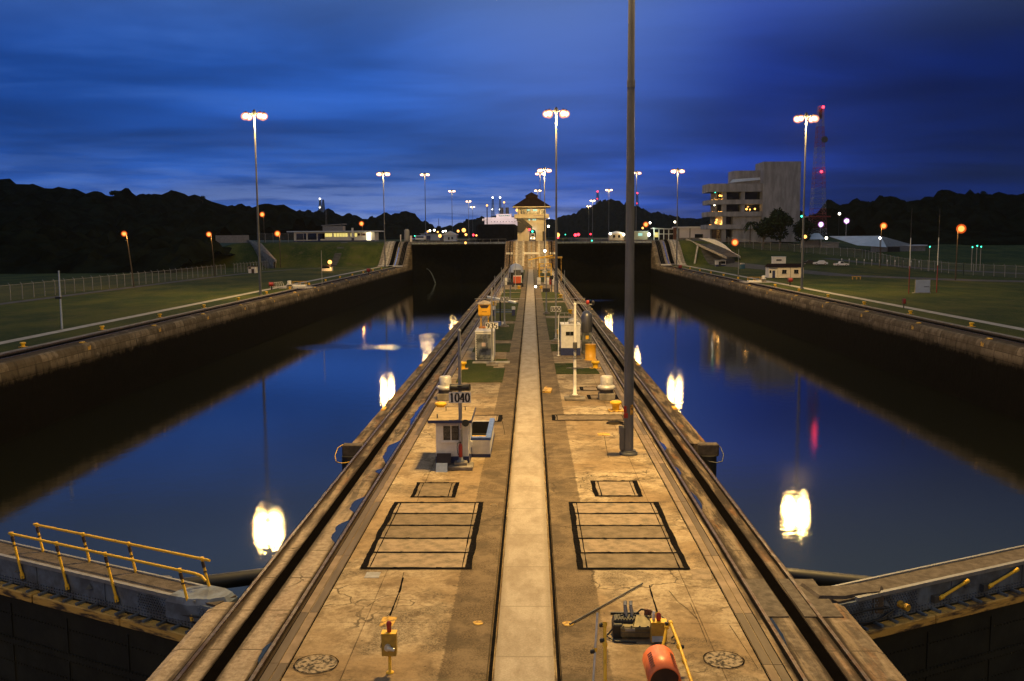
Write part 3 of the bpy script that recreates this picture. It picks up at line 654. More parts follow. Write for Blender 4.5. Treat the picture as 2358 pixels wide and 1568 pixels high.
dup(mast0, Vector((4.25, 305, 0)), 'second tall lamp mast on the centre wall, its head just above the tower roof')
dup(mast0, Vector((47.4, 313, 0)), 'tall lamp mast at the foot of the right incline')
for (X_, yl, nm) in ((-49.4, 448, 'left'), (4.2, 448, 'centre'), (48.8, 448, 'right'), (-50.3, 610, 'left'), (4.2, 610, 'centre'), (49.2, 610, 'right'), (-51.3, 787, 'left'), (4.8, 787, 'centre'), (50.2, 787, 'right'), (-57, 935, 'left'), (56, 935, 'right')):
    k = {448: 'first', 610: 'second', 787: 'third', 935: 'farthest'}[yl]
    dup(mast0, Vector((X_, yl, ZU)), f'distant lamp mast in the {nm} row on the upper level, {k} beyond the upper gates')
for X_, nm in ((-46.5, 'left'), (47.5, 'right')): dup(mast0, Vector((X_, -10, 0)), f'lamp mast on the {nm} bank behind the camera')
dup(mast0, Vector((4.3, -100, 0)), 'lamp mast on the centre wall behind the camera')
LP = {}
for o in list(COL.objects):
    if o.type == 'LIGHT' and o.name.startswith('mast_light'):
        m_ = o.parent; k = 1. if abs(m_.location.x) < 10 and 0 < m_.location.y < 60 else .2 if m_.location.y < 0 and abs(m_.location.x) > 10 else .5 if m_.location.y < 0 else .7 if abs(m_.location.x) < 10 and m_.location.y > 200 and m_.location.y < 400 else .42 if abs(m_.location.x) < 10 and m_.location.y < 400 else .5 if m_.location.y < 200 else .16 if m_.location.x > 10 else .2 if m_.location.y < 400 else .06
        if k not in LP: l = o.data.copy(); l.energy = PW*k; LP[k] = l
        o.data = LP[k]
# ------------------------------------------------------------------ digits and sign posts
def stroke(b, pts, y, a=.085, d=.13, sx=1., ox=0., oz=0., sz=1.):
    pts = [Vector((p[0], p[1])) for p in pts]; L = []; Rr = []
    for i, p in enumerate(pts):
        t = (pts[min(i+1, len(pts)-1)]-pts[max(i-1, 0)]).normalized(); w = (a+d*abs(t.y))/2; nrm = Vector((-t.y, t.x))
        L.append(p+nrm*w); Rr.append(p-nrm*w)
    vs = [(ox+p.x*sx, y, oz+p.y*sz) for p in L]+[(ox+p.x*sx, y, oz+p.y*sz) for p in Rr]; n = len(pts)
    b.add(vs, [(i, i+1, n+i+1, n+i) for i in range(n-1)])
def arc(cx, cz, rx, rz, a0, a1, n=20): return [(cx+rx*math.cos(R(a0+(a1-a0)*i/n)), cz+rz*math.sin(R(a0+(a1-a0)*i/n))) for i in range(n+1)]
GL = {'0': [arc(.3, .5, .235, .44, 0, 360, 28)], '8': [arc(.3, .73, .18, .21, 0, 360), arc(.3, .27, .225, .23, 0, 360)], '3': [arc(.28, .73, .19, .21, 150, -90), arc(.28, .27, .23, .24, 90, -150)],
 '5': [[(.14, .93), (.52, .93)], [(.14, .95), (.12, .50)], arc(.27, .31, .24, .27, 130, -140)], '9': [arc(.3, .67, .215, .27, 0, 360), [(.515, .70), (.51, .42), (.42, .17), (.28, .06), (.12, .10)]],
 '4': [[(.40, .95), (.05, .31)], [(.04, .29), (.60, .29)], [(.42, .95), (.42, .06)], [(.28, .05), (.56, .05)]], '1': [[(.3, .95), (.3, .05)], [(.12, .05), (.48, .05)], [(.33, .93), (.13, .80)]],
 '7': [[(.07, .92), (.55, .92)], [(.52, .92), (.34, .5), (.25, .05)]]}
def sign_post(txt, loc, zb, hgt, label, plinth=1.0, dark=False, w=.95, h=.48, rp=.075, pm='grey'):
    s = thing('number_sign', label, 'distance sign', loc, 0, 'distance number signs along the centre wall')
    b = MB(); b.bev(-plinth/2, plinth/2, -.45, .45, 0, .17, .03); b.bev(-plinth*.26, plinth*.26, -.26, .26, .17, .30, .02); b.build('plinth', M['concd'], s)
    b = MB(); b.lathe([(.17, .30), (.17, .34), (rp*1.25, .36), (rp*1.1, 1), (rp*.8, hgt)], n=10); b.lathe([(rp, hgt), (rp, hgt+.06), (.02, hgt+.12)], n=8); b.build('post', M[pm], s)
    if txt is not None:
        bd = MB().bev(-w/2, w/2, -.13, -.095, zb-h/2, zb+h/2, .008).build('sign_board', M['dgrey'] if dark else M['white'], s)
        if txt:
            b = MB(); n = len(txt); cw_ = w*.94/n
            for i, ch in enumerate(txt):
                for st_ in GL[ch]: stroke(b, st_, -.136, sx=cw_/.62*.93, sz=h*.86, ox=-w*.47+i*cw_+cw_*.02, oz=zb-h*.43, d=.155 if n > 3 else .14)
            b.build('sign_numerals', M['black'], bd)
        else: MB().box(-w*.4, w*.4, -.138, -.131, zb-.05, zb+.05).build('sign_marking', M['black'], bd)
    return s
s1040 = sign_post('1040', at(1061.5, 1078), 3.07, 5.85, 'number sign reading 1040 on a post beside the white booth', 1.05, w=.93, h=.47)
b = MB()
for sg in (-1, 1): b.cyl((sg*.10, -.05, 3.47), (sg*.42, -.12, 3.50), .13, .15, 12)
b.bev(-.12, .12, -.16, .12, 3.36, 3.60, .02); b.build('horn', M['black'], s1040)
b = MB(); b.cyl((.20, -.08, 1.98), (.24, -.26, 2.0), .14, .15, 12); b.seg((0, 0, 1.98), (.22, -.08, 1.98), .06, .06); b.build('signal_lamp', M['black'], s1040)
MB().box(-.02, .06, -.09, -.084, 1.7, 2.0).build('warning_label', M['white'], s1040)
MB().box(0., .04, -.094, -.0905, 1.73, 1.97).build('label_stripe', M['red'], s1040)
fe = thing('fire_extinguisher', 'red fire extinguisher strapped low on the 1040 sign post', 'fire extinguisher', tuple(s1040.location))
MB().lathe([(.02, .52), (.07, .53), (.085, .56), (.085, 1.0), (.06, 1.08), (.03, 1.10), (.03, 1.14)], -.0, -.17, 0, 14).build('cylinder', M['red'], fe)
MB().bev(-.04, .04, -.22, -.12, 1.13, 1.19, .01).build('valve', M['black'], fe)
MB().tube([(-.03, -.18, 1.15), (-.12, -.18, 1.13), (-.14, -.18, .95), (-.12, -.18, .72), (-.09, -.2, .62)], .014, 6).build('hose', M['hose'], fe)
s935 = sign_post('935', Vector((-3.02, 72.1, 0)), 3.09, 5.85, 'number sign reading 935 on a post before the metal cabinet', .9)
sign_post('880', Vector((2.26, 88.4, 0)), 3.10, 5.6, 'number sign reading 880 on a post behind the white cabin', .9)
sign_post('830', Vector((-2.95, 103.5, 0)), 3.05, 5.8, 'number sign reading 830 on a blue post by the shelter', .95)
sign_post('780', Vector((1.87, 120.5, 0)), 3.05, 5.8, 'dark number sign reading 780 on the right lawn', .9, dark=True)
sign_post('', Vector((-3.15, 141.5, 0)), 2.9, 5.6, 'dark blank sign board on a post on the far left lawn', .8, dark=True)
sign_post('', Vector((2.72, 193, 0)), 2.7, 4.6, 'pale sign board on the far white signal post', .9, pm='white')
s985 = sign_post(None, Vector((2.59, 56.8, 0)), 3, 5.75, 'white instrument post with two crossbars on a concrete plinth', 1.25, pm='white', rp=.09)
MB().bev(-.13, .13, -.2, -.06, 3.1, 3.5, .02).build('instrument_box', M['dgrey'], s985)
b = MB(); b.seg((-.55, -.1, 2.55), (.42, -.1, 2.53), .05, .05); b.seg((-.5, -.1, 1.95), (.55, -.1, 1.93), .05, .05); b.build('crossbar', M['dgrey'], s985)
b = MB(); b.seg((0, 0, 5.85), (1.1, -.05, 5.75), .06, .06); b.seg((-.08, 0, 5.9), (.3, 0, 5.9), .05, .05); b.build('bracket_arm', M['grey'], s985)
b = MB(); b.lathe([(.05, 5.76), (.10, 5.80), (.10, 5.98), (.03, 6.02)], .75, -.05, 0, 10).build('signal_lamp', M['red'], s985)
b = MB(); b.lathe([(.05, 5.74), (.09, 5.78), (.09, 5.95), (.03, 5.99)], 1.08, -.05, 0, 10).build('signal_lamp', M['black'], s985)
b = MB()
for k in range(4): b.tube([(-.06+.04*k, -.12, 3.1), (-.12+.08*k, -.16, 2.9), (-.05+.03*k, -.12, 2.6)], .012, 4)
b.build('cables', M['black'], s985)
# thin posts standing alone
def thin_post(loc, h, label, m_='grey', r=.05):
    p = thing('thin_post', label, 'post', loc, 0, 'thin posts on the centre wall')
    MB().lathe([(.14, 0), (.14, .05), (r*1.1, .07), (r*.85, h)], n=8).build('post', M[m_], p); MB().lathe([(r*1.5, h), (r*1.5, h+.08), (.01, h+.13)], n=8).build('post_cap', M['dgrey'], p)
    return p
thin_post(at(1300, 693), 4.6, 'thin blue grey post on the right lawn beside the track')
thin_post(at(1155, 678), 4.5, 'thin grey post on the far left beside the track')
thin_post(at(1187, 668), 5.0, 'thin pale post before the red cart')
thin_post(at(1140, 745), 5.3, 'thin pale post beside the amber box')
thin_post(at(1286, 819), 3.4, 'thin pale pole at the corner of the white cabin', 'white', .035)
# arrow signal on far white post
ar = thing('arrow_signal', 'yellow arrow arm pivoted on the far white signal post', 'arrow signal', (2.72, 192.6, 0))
MB().seg((-3.3, 0, 5.15), (1.6, 0, 6.05), .16, .20).build('signal_arm', M['yel'], ar)
MB().ball((0, 0, 6.9), .26, 10).build('lamp', M['wlens'], ar)
MB().lathe([(.09, 4.2), (.06, 6.7)], n=8).build('post', M['white'], ar)
# ------------------------------------------------------------------ white booth and pit enclosure
bt = thing('booth', 'small white booth with dark blue base and flat roof on the left deck', 'booth', (-3.43, 39.97, 0))
b = MB(); b.box(-.68, .70, 0, 2.5, .44, 2.0); b.build('wall', M['white'], bt)
MB().box(-.705, .725, -.025, 2.525, 0, .46).build('base_band', M['blue'], bt)
rf = MB().bev(-.98, .86, -.30, 2.75, 2.0, 2.10, .02).build('roof', mat('booth_roof', (.34, .25, .13), .8, 0, .4, 2.5), bt)
MB().box(-.99, .87, -.32, -.30, 1.96, 2.08).box(.86, .88, -.32, 2.75, 1.97, 2.1).build('fascia', M['blue'], rf)
b = MB()
for x_, y_ in ((-.62, .1), (-.4, 1.9), (.45, 1.95)): b.cyl((x_, y_, 2.1), (x_, y_, 2.28), .025, .025, 6)
b.build('roof_stub', M['dgrey'], rf)
wn = MB().box(-.36, .30, -.012, .0, 1.17, 1.80).build('window', M['glass'], bt)
b = MB()
for x0, x1, z0, z1 in ((-.40, -.36, 1.13, 1.84), (.30, .34, 1.13, 1.84), (-.36, .30, 1.80, 1.84), (-.36, .30, 1.13, 1.17), (-.05, -.01, 1.17, 1.80)): b.box(x0, x1, -.05, -.013, z0, z1)
b.box(-.44, .38, -.10, -.05, 1.08, 1.13); b.build('window_frame', M['white'], wn)
b = MB()
for i in range(12):
    b.seg((-.34+i*.05, -.02, 1.2), (-.28+i*.05, -.02, 1.78), .006, .006)
    b.seg((-.28+i*.05, -.02, 1.2), (-.34+i*.05, -.02, 1.78), .006, .006)
b.build('window_mesh', M['grey'], wn)
b = MB(); b.cyl((.76, .3, .5), (.76, .3, 1.9), .03, .03, 8); b.cyl((.80, .35, .9), (.80, .35, 1.05), .06, .06, 8); b.build('drain_pipe', M['white'], bt)
pn = MB().add([(-.30, 0, 0), (.32, 0, 0), (.32, .30, .62), (-.30, .30, .62), (-.30, .04, 0), (.32, .04, 0), (.32, .34, .62), (-.30, .34, .62)], [(0, 1, 2, 3), (4, 7, 6, 5), (0, 3, 7, 4), (1, 5, 6, 2), (3, 2, 6, 7)]).build('leaning_board', M['brown'], None, (-3.78, 39.55, 0))
tag(pn, 'dark brown board leaning against the base of the booth', 'board')
pn = MB().add([(-.24, 0, 0), (.24, 0, 0), (.24, .10, .36), (-.24, .10, .36), (-.24, .03, 0), (.24, .03, 0), (.24, .13, .36), (-.24, .13, .36)], [(0, 1, 2, 3), (4, 7, 6, 5), (0, 3, 7, 4), (1, 5, 6, 2), (3, 2, 6, 7)]).build('metal_panel', M['pblue'], None, (-3.80, 39.05, 0))
tag(pn, 'pale blue metal panel leaning in front of the brown board', 'panel')
pe = thing('pit_enclosure', 'low white open enclosure with blue rim joined to the booth side', 'stair enclosure', (-2.46, 41.75, 0))
b = MB(); b.box(-.58, .58, 0, .10, .14, .78); b.box(.48, .58, .1, 4.4, .14, .78); b.box(-.58, .58, 4.4, 4.5, .14, .78); b.box(-.58, -.48, .1, 4.4, .14, .78); b.build('wall', M['white'], pe)
MB().box(-.60, .60, -.02, 4.52, 0, .15).build('base_band', M['blue'], pe)
b = MB(); b.bev(-.58, .62, -.04, .22, .781, .92, .02); b.bev(.38, .625, .22, 4.54, .781, .915, .02); b.build('rim', M['blue2'], pe)
b = MB(); b.box(-.47, .47, .11, 4.35, .16, .2); b.box(-.47, -.44, .11, 4.35, .2, .775); b.box(.44, .47, .11, 4.35, .2, .775); b.box(-.44, .44, 4.3, 4.38, .2, .775); b.box(-.44, .44, .11, .14, .2, .775); b.build('pit_shade', M['black'], pe)  # black inner boxes painting the darkness inside the enclosure
MB().box(-.48, .48, 1.7, 1.85, .5, .6).build('safety_bar', M['yel'], pe)
# ------------------------------------------------------------------ roof vents
def vent(loc, label):
    v = thing('roof_vent', label, 'ventilator', loc, 0, 'mushroom ventilators')
    b = MB(); b.bev(-.48, .48, -.5, .5, 0, .42, .03); b.build('curb', M['concd'], v)
    MB().lathe([(.42, .42), (.40, .62), (.48, .66)], n=24).build('throat', M['dgrey'], v)
    MB().lathe([(.50, .64), (.55, .70), (.53, .82), (.40, .88), (.36, .90)], n=24).build('flange', M['alu'], v)
    MB().lathe([(.37, .88), (.36, 1.38), (.30, 1.44), (.05, 1.46)], n=24).build('cap', M['alu'], v)
    MB().bev(-.06, .06, -.385, -.37, 1.05, 1.2, .005).build('label', M['white'], v)
    return v
v0 = vent((-5.24, 57.0, 0), 'aluminium ventilator on the left deck behind the 1040 sign')
dup(v0, Vector((4.5, 56.9, 0)), 'aluminium ventilator on the right deck behind the near lamp mast')
# ------------------------------------------------------------------ bollards and chocks
def bollard(loc, label, grp):
    b = thing('bollard', label, 'bollard', loc, 0, grp)
    MB().lathe([(.21, .06), (.20, .30), (.27, .40)], n=16).build('stem', M['yel'], b); MB().lathe([(.29, .38), (.33, .43), (.33, .50), (.28, .56), (.05, .58)], n=16).build('cap', M['yel'], b)
    MB().bev(-.42, .42, -.36, .36, 0, .06, .02).build('base_plate', M['yeld'], b); return b
G1 = 'yellow mooring bollards on the centre wall'
b0 = bollard(at(1015, 949), 'yellow bollard beside the roof of the white booth', G1)
for px, py, l in ((1418, 946, 'yellow bollard beside the near lamp mast'), (1065, 850, 'yellow bollard on the left lawn edge by the metal cabinet'), (1371, 848, 'yellow bollard beside the right lawn in front of the yellow drum'), (1246, 665, 'yellow bollard right of the far walkway, by the yellow frame'), (1195, 665, 'yellow bollard in front of the red cart'),
                  (1138, 703, 'yellow bollard left of the shelter by the track'), (1313, 722, 'yellow bollard on the right lawn edge behind the white cabin'), (1291, 686, 'yellow bollard at the right track beside the third lawn')):
    dup(b0, at(px, py), l)
G2 = 'yellow mooring bollards along the side walls'
for i in range(14):
    Y = 86+16.2*i
    dup(b0, Vector((-46.7, Y, 0)), f'yellow bollard on the left bank grass, {ORD[i]} from the near end', scale=.8)['group'] = G2
for i in range(14):
    Y = 85.3+16.4*i
    dup(b0, Vector((46.7, Y, 0)), f'yellow bollard on the right bank grass, {ORD[i]} from the near end', scale=.8)['group'] = G2
def chock(loc, label, sg):
    k = thing('fairlead', label, 'fairlead', loc, 0, 'yellow fairleads on the wall edges'); k.scale = (sg, 1, 1)
    b = MB(); b.add([(-.12, -.7, .03), (.5, -.7, -.02), (.98, -.55, -.45), (1.02, -.45, -.95), (-.12, .7, .03), (.5, .7, -.02), (.98, .55, -.45), (1.02, .45, -.95), (.35, -.3, -.10), (.35, .3, -.10), (.8, -.25, -.5), (.8, .25, -.5)],
        [(0, 1, 5, 4), (1, 2, 10, 8), (8, 10, 11, 9), (9, 11, 6, 5), (2, 3, 7, 6), (1, 8, 9, 5), (2, 6, 11, 10)]).build('throat', M['yeld'], k)
    MB().bev(-.10, .30, -.5, .5, .02, .12, .03).build('lip', M['yel'], k); return k
k0 = chock(Vector((-42.95, 89.5, 0)), 'yellow fairlead in the left stone wall edge, first from the near end', 1); k0.scale = (.75, .62, .75)
for i in range(1, 14): dup(k0, Vector((-42.95, 74.5+16.2*(i+1), 0)), f'yellow fairlead in the left stone wall edge, {ORD[i]} from the near end', scale=(.75, .62, .75))
for i in range(13): dup(k0, Vector((42.95, 89.6+16.4*i, 0)), f'yellow fairlead in the right stone wall edge, {ORD[i]} from the near end', scale=(-.75, .62, .75))
for i in range(6):
    dup(k0, Vector((-8.55, 53.8+18.6*i, 0)), f'yellow fairlead on the left edge of the centre wall, {ORD[i]} from the near end', scale=(.55, .7, .6))
    dup(k0, Vector((8.18, 53.9+18.6*i, 0)), f'yellow fairlead on the right edge of the centre wall, {ORD[i]} from the near end', scale=(-.55, .7, .6))
# corner guards at the end of the gate recess
for sg, x_, l in ((-1, -8.6, 'dark wall corner guard with curved rail above the left gate recess'), (1, 8.25, 'dark wall corner guard with curved rail above the right gate recess')):
    k = thing('corner_guard', l, 'corner guard', (x_, 44.4, 0))
    MB().bev(-.42, .55, -.22, .25, -.55, .04, .05).build('guard_block', M['gtop'], k)
    MB().tube([(sg*.40, .1, .0), (sg*.62, -.15, -.12), (sg*.70, -.5, -.40), (sg*.60, -.72, -.66), (sg*.35, -.75, -.72), (sg*.05, -.62, -.7), (sg*-.1, -.3, -.7)], .022, 8).build('guard_rail', M['yeld'] if sg < 0 else M['dgrey'], k)
    MB().cyl((sg*.05, -.1, -.5), (sg*.05, -.1, -6.2), .40, .40, 14).build('rubbing_post', M['black'], k)
# ------------------------------------------------------------------ hatches in the deck
def hatch(x0, x1, y0, y1, n, label, name='hatch_cover', w=.13, seed=1, double=True):
    rnd = random.Random(seed); h = thing(name, label, 'hatch cover', ((x0+x1)/2, (y0+y1)/2, 0)); o = Vector(h.location)
    L = x0-o.x, x1-o.x, y0-o.y, y1-o.y; dy = (L[3]-L[2])/n
    for i in range(n):
        MB().bev(L[0]+.05, L[1]-.05, L[2]+i*dy+.03, L[2]+(i+1)*dy-.03, -.05, .012, .008).build('panel', M['paneld'] if rnd.random() < .4 else M['panel'], h)
    b = MB(); z = .018; w *= 1.15
    for ya in (L[2], L[3]): wobstrip(b, L[0]-.05, ya, L[1]+.05, ya, w, z, rnd, .02)
    for xa in (L[0], L[1]):
        wobstrip(b, xa, L[2]-.08, xa, L[3]+.08, w*1.25, z+.004, rnd, .03)
        if double: wobstrip(b, xa+(.20 if xa < 0 else -.20), L[2], xa+(.20 if xa < 0 else -.20), L[3], .035, z+.004, rnd, .012)
    for i in range(1, n): wobstrip(b, L[0], L[2]+i*dy, L[1], L[2]+i*dy, w*.75, z+.008, rnd, .02)
    for i in range(n+1):
        for t in (.3, .72):
            xx = L[0]+(L[1]-L[0])*t; yy = L[2]+i*dy
            poly = [(xx+.11*math.cos(a/8*6.283)*rnd.uniform(.7, 1.3), yy+.075*math.sin(a/8*6.283)*rnd.uniform(.7, 1.3), z+.012) for a in range(8)]
            b.add(poly, [tuple(range(8))])
    b.build('tar_seal', M['tar'], h); return h
hatch(-5.06, -1.90, 27.38, 34.40, 5, 'large five panel deck hatch sealed with black tar on the left', seed=2)
hatch(1.42, 4.55, 27.36, 34.40, 5, 'large five panel deck hatch sealed with black tar on the right', seed=3)
hatch(-4.55, -3.0, 35.2, 37.25, 1, 'small faded square hatch in front of the booth', seed=4, w=.10)
hatch(2.43, 4.10, 35.3, 37.5, 1, 'small square hatch with thick black tar edge on the right deck', seed=5, w=.12)
hatch(-5.45, -1.72, 50.0, 51.75, 1, 'long narrow hatch with tar edge behind the booth', seed=6, w=.16)
hatch(1.16, 5.12, 50.3, 51.8, 1, 'long narrow hatch with tar edge beside the near lamp mast', seed=7, w=.16)
hatch(3.5, 5.1, 57.0, 58.4, 1, 'small hatch with tar edge under the right ventilator', seed=8, w=.16, double=False)
hatch(3.2, 4.3, 60.2, 61.6, 1, 'small hatch with tar edge behind the right ventilator', seed=9, w=.16, double=False)
hatch(-5.6, -4.4, 56.7, 58.2, 1, 'small hatch with tar edge under the left ventilator', seed=10, w=.16, double=False)
def manhole(c, r, label, m_='panel', ring=True, seed=1):
    h = thing('manhole_cover', label, 'manhole cover', c)
    MB().lathe([(r, -.03), (r, .012), (r*.97, .016)], n=28).build('cover', M[m_], h)
    b = MB(); rnd = random.Random(seed); n = 40; vs = []
    for i in range(n):
        a = 6.2832*i/n
        for rr in (r*1.02-.0, r*1.07+rnd.uniform(-.012, .012)): vs.append((rr*math.cos(a), rr*math.sin(a), .02))
    b.add(vs, [(2*i, 2*i+1, (2*i+3) % (2*n), (2*i+2) % (2*n)) for i in range(n)]).build('rim', M['tar'] if ring else M['yeld'], h); return h
manhole(at(728, 1530), .48, 'large round manhole with dark gritty lid on the left foreground', 'gritty', seed=1)
manhole(at(1666, 1520), .44, 'large round manhole with dark gritty lid on the right foreground', 'gritty', seed=2)
manhole(at(1101, 1435), .125, 'small round valve lid left of the walkway', 'yeld', False)
manhole(at(1308, 1437), .14, 'small yellowish round lid right of the walkway', 'yeld', False)
manhole(at(1137, 1163), .13, 'small round lid between the left hatches and the walkway', 'paneld', False)
# marks on the deck: cracks, joints, patches
def crack(pts, w, name, m_='tar', z=.006, seed=0):
    rnd = random.Random(seed); b = MB(); P_ = [at(x, y) for x, y in pts]
    for a, c2 in zip(P_[:-1], P_[1:]): wobstrip(b, a.x, a.y, c2.x, c2.y, w, z, rnd, w*.35)
    return b.build(name, M[m_], cw)
crack([(898, 1418), (907, 1395), (919, 1365), (929, 1330)], .05, 'deck_joint', seed=1)
crack([(1495, 1348), (1503, 1375), (1514, 1410)], .035, 'deck_joint', seed=2)
crack([(844, 1398), (870, 1380), (895, 1371), (930, 1370)], .012, 'deck_crack', seed=3)
crack([(868, 1441), (890, 1420), (912, 1400), (921, 1372)], .012, 'deck_crack', seed=4)
crack([(1540, 1360), (1560, 1385), (1580, 1400), (1605, 1425)], .014, 'deck_crack', seed=5)
crack([(1391, 1000), (1396, 1030), (1401, 1054)], .02, 'deck_joint', seed=6)
crack([(1255, 1052), (1330, 1053), (1430, 1051)], .03, 'deck_joint', 'panel', seed=7)
crack([(1300, 1011), (1340, 1008), (1385, 1006)], .07, 'deck_stain', 'paneld', seed=8)
crack([(1155, 965), (1160, 985), (1163, 1002)], .025, 'deck_joint', seed=9)
crack([(1680, 1440), (1720, 1500), (1745, 1540)], .012, 'deck_crack', seed=10)
crack([(1590, 1390), (1612, 1440), (1628, 1480)], .012, 'deck_crack', seed=11)
crack([(930, 1318), (918, 1365)], .02, 'deck_joint', seed=12)
crack([(700, 1560), (760, 1552)], .012, 'deck_crack', seed=13)
def plate(pts, m_, label, cat, name, z=.012):
    P_ = [at(x, y) for x, y in pts]; c0 = sum(P_, Vector())/len(P_); b = MB().ext([(p.x-c0.x, p.y-c0.y) for p in P_], -.02, z)
    return tag(b.build(name, M[m_], None, c0), label, cat)
plate([(838, 1331), (872, 1331), (877, 1318), (845, 1318)], 'grey', 'small grey steel plate in the deck near the left hatch', 'floor plate', 'floor_plate')
plate([(873, 1442), (904, 1442), (915, 1421), (882, 1421)], 'yeld', 'yellow square plate at the end of the dark joint on the left', 'floor plate', 'floor_plate')
plate([(1376, 1003), (1405, 1003), (1403, 997), (1376, 997)], 'yeld', 'small rusty yellow plate beside the deck joint on the right', 'floor plate', 'floor_plate')
plate([(1595, 1334), (1640, 1334), (1634, 1310), (1590, 1311)], 'panel', 'faint rectangular concrete patch right of the large right hatch', 'deck patch', 'deck_patch', .003)
plate([(1058, 1076), (1082, 1079), (1085, 1072), (1066, 1069)], 'conc', 'pale oval patch of cement beside the booth', 'deck patch', 'deck_patch', .003)
plate([(1249, 904), (1268, 905), (1272, 897), (1255, 893)], 'yeld', 'pale yellow lump of cement right of the walkway', 'deck patch', 'deck_patch', .1)
# dark plates standing in for a shadow across the right track
k = thing('track_shadow', 'dark plates painting a shadow across the right towing track', 'painted shadow', (7.1, 25.05, 0))
for x0, x1 in ((-1.05, -.50), (-.10, .22), (.34, .9)): MB().box(x0, x1, -1.28, 1.43, .005, .03).build('shadow_plate', M['gtop'], k)
# puddles along the left gutter
def puddle(y0, y1, xr, wmax, label, seed, sg=-1):
    rnd = random.Random(seed); n = max(6, int((y1-y0)/.18)); vs = []
    f = [rnd.uniform(.35, 1) for _ in range(n+1)]
    f = [(f[max(i-2, 0)]+f[max(i-1, 0)]+f[i]+f[min(i+1, n)]+f[min(i+2, n)])/5 for i in range(n+1)]
    for i in range(n+1):
        t = i/n; e = min(1, 4*t, 4*(1-t)); vs += [(xr, y0+(y1-y0)*t, .007), (xr+sg*wmax*f[i]*e, y0+(y1-y0)*t, .007)]
    tag(MB().add(vs, [(2*i, 2*i+1, 2*i+3, 2*i+2) for i in range(n)]).build('puddle', M['puddle']), kind='structure')
for i, (a, c2, wd) in enumerate(((40.5, 45.5, .5), (38.8, 39.7, .35), (33.1, 35.3, .42), (29.7, 32.3, .46), (21, 22.2, .2), (49, 56, .3))): puddle(a, c2, -6.36, wd, '', i)
for i, (a, c2, wd) in enumerate(((33.5, 36, .15), (43, 45, .22), (38.5, 40, .15), (22, 25, .12))): puddle(a, c2, 6.09, wd, '', i+20, 1)
# ------------------------------------------------------------------ foreground equipment
pb = thing('control_box', 'yellow control box on a post on the left foreground', 'control box', at(898, 1549))
MB().lathe([(.09, 0), (.09, .02), (.035, .03), (.035, .45)], n=10).build('post', M['yel'], pb)
MB().bev(-.165, .165, -.11, .11, .43, .95, .015).build('box', mat('olive_yellow_paint', (.42, .27, .045), .5, 0, .3, 8), pb)
MB().box(-.17, .17, -.115, .115, .95, .965).build('lid', M['yel'], pb)
MB().lathe([(.045, .96), (.055, 1.02), (.05, 1.10), (.065, 1.15), (.05, 1.2), (.02, 1.22)], 0, 0, 0, 12).build('warning_lamp', M['red'], pb)
b = MB(); b.cyl((-.02, -.11, .66), (-.02, -.2, .66), .07, .07, 12); b.cyl((-.02, -.19, .66), (.14, -.21, .63), .05, .04, 10); b.build('socket', M['alu'], pb)
MB().seg((-.18, 0, .7), (-.19, -.03, .6), .02, .02).build('latch', M['black'], pb)
rod = MB(); a = at(1312, 1437, .04); c2 = at(1480, 1343, .04); rod.cyl((0, 0, 0), c2-a, .022, .022, 8); tag(rod.build('steel_rod', M['dgrey'], None, a), 'thin dark rod lying on the deck from the small round lid', 'rod')
cap_ = thing('winch', 'black and olive winch motor with two grey handles on the right foreground', 'winch', at(1472, 1470))
b = MB(); b.bev(-.62, .10, .10, .50, .12, .42, .03); b.bev(-.64, -.40, -.05, .45, .0, .36, .03); b.bev(-.3, .25, .42, .55, .10, .30, .02); b.build('motor_housing', M['black'], cap_)
b = MB(); b.bev(-.46, .30, -.14, .14, .06, .34, .04); b.add([(-.15, -.12, .34), (.30, -.12, .34), (.30, .22, .50), (-.05, .22, .50), (-.15, .2, .34), (.30, .22, .34)], [(0, 1, 2, 3), (0, 3, 4), (1, 5, 2), (4, 3, 2, 5)]); b.build('gear_case', M['olive'], cap_)
for x_ in (-.28, -.14): MB().tube([(x_, .32, .38), (x_-.03, .40, .66), (x_-.02, .50, .74)], .045, 10).build('handle', M['grey'], cap_)
rb_ = mat('rusty_brown', (.14, .06, .035), .7); MB().cyl((.20, .30, .42), (.20, .32, .62), .05, .05, 8).build('lever', rb_, cap_); MB().cyl((.28, .30, .42), (.29, .33, .60), .05, .05, 8).build('lever', rb_, cap_)
b = MB()
for i in range(9): b.box(-.55+i*.07, -.52+i*.07, .12, .42, .42, .45)
b.box(-.66, .05, .48, .54, .40, .46); b.build('cooling_fins', M['black'], cap_)
b = MB(); b.tube([(-.1, .4, .4), (.1, .48, .55), (.35, .46, .5), (.5, .4, .42)], .022, 6); b.build('hose', M['hose'], cap_); b = MB(); b.tube([(-.5, .3, .44), (-.2, .34, .5), (.0, .3, .44), (.3, .1, .5)], .018, 6); b.build('hose', M['hose'], cap_); b = MB(); b.tube([(-.64, .1, .2), (-.8, .0, .06), (-.6, -.25, .03), (-.1, -.3, .03)], .022, 6); b.build('hose', M['hose'], cap_)
b = MB()
for x_, y_ in ((-.4, -.1), (-.2, -.1), (.0, -.1), (.2, -.1), (-.4, .08), (.2, .08)): b.cyl((x_, y_, .33), (x_, y_, .365), .022, .022, 6)
b.box(-.46, .30, -.145, -.138, .2, .215); b.build('bolts', M['dgrey'], cap_)
MB().box(-.36, -.12, -.146, -.139, .24, .31).build('rating_plate', M['grey'], cap_)
bx = thing('control_box', 'yellow control box with blue label beside the winch', 'control box', at(1516, 1482))
MB().bev(-.19, .19, -.12, .12, .08, .56, .015).build('box', mat('olive_yellow_paint_b', (.42, .25, .04), .5, 0, .3, 8), bx); MB().box(-.195, .195, -.125, .125, .56, .58).build('lid', M['yel'], bx)
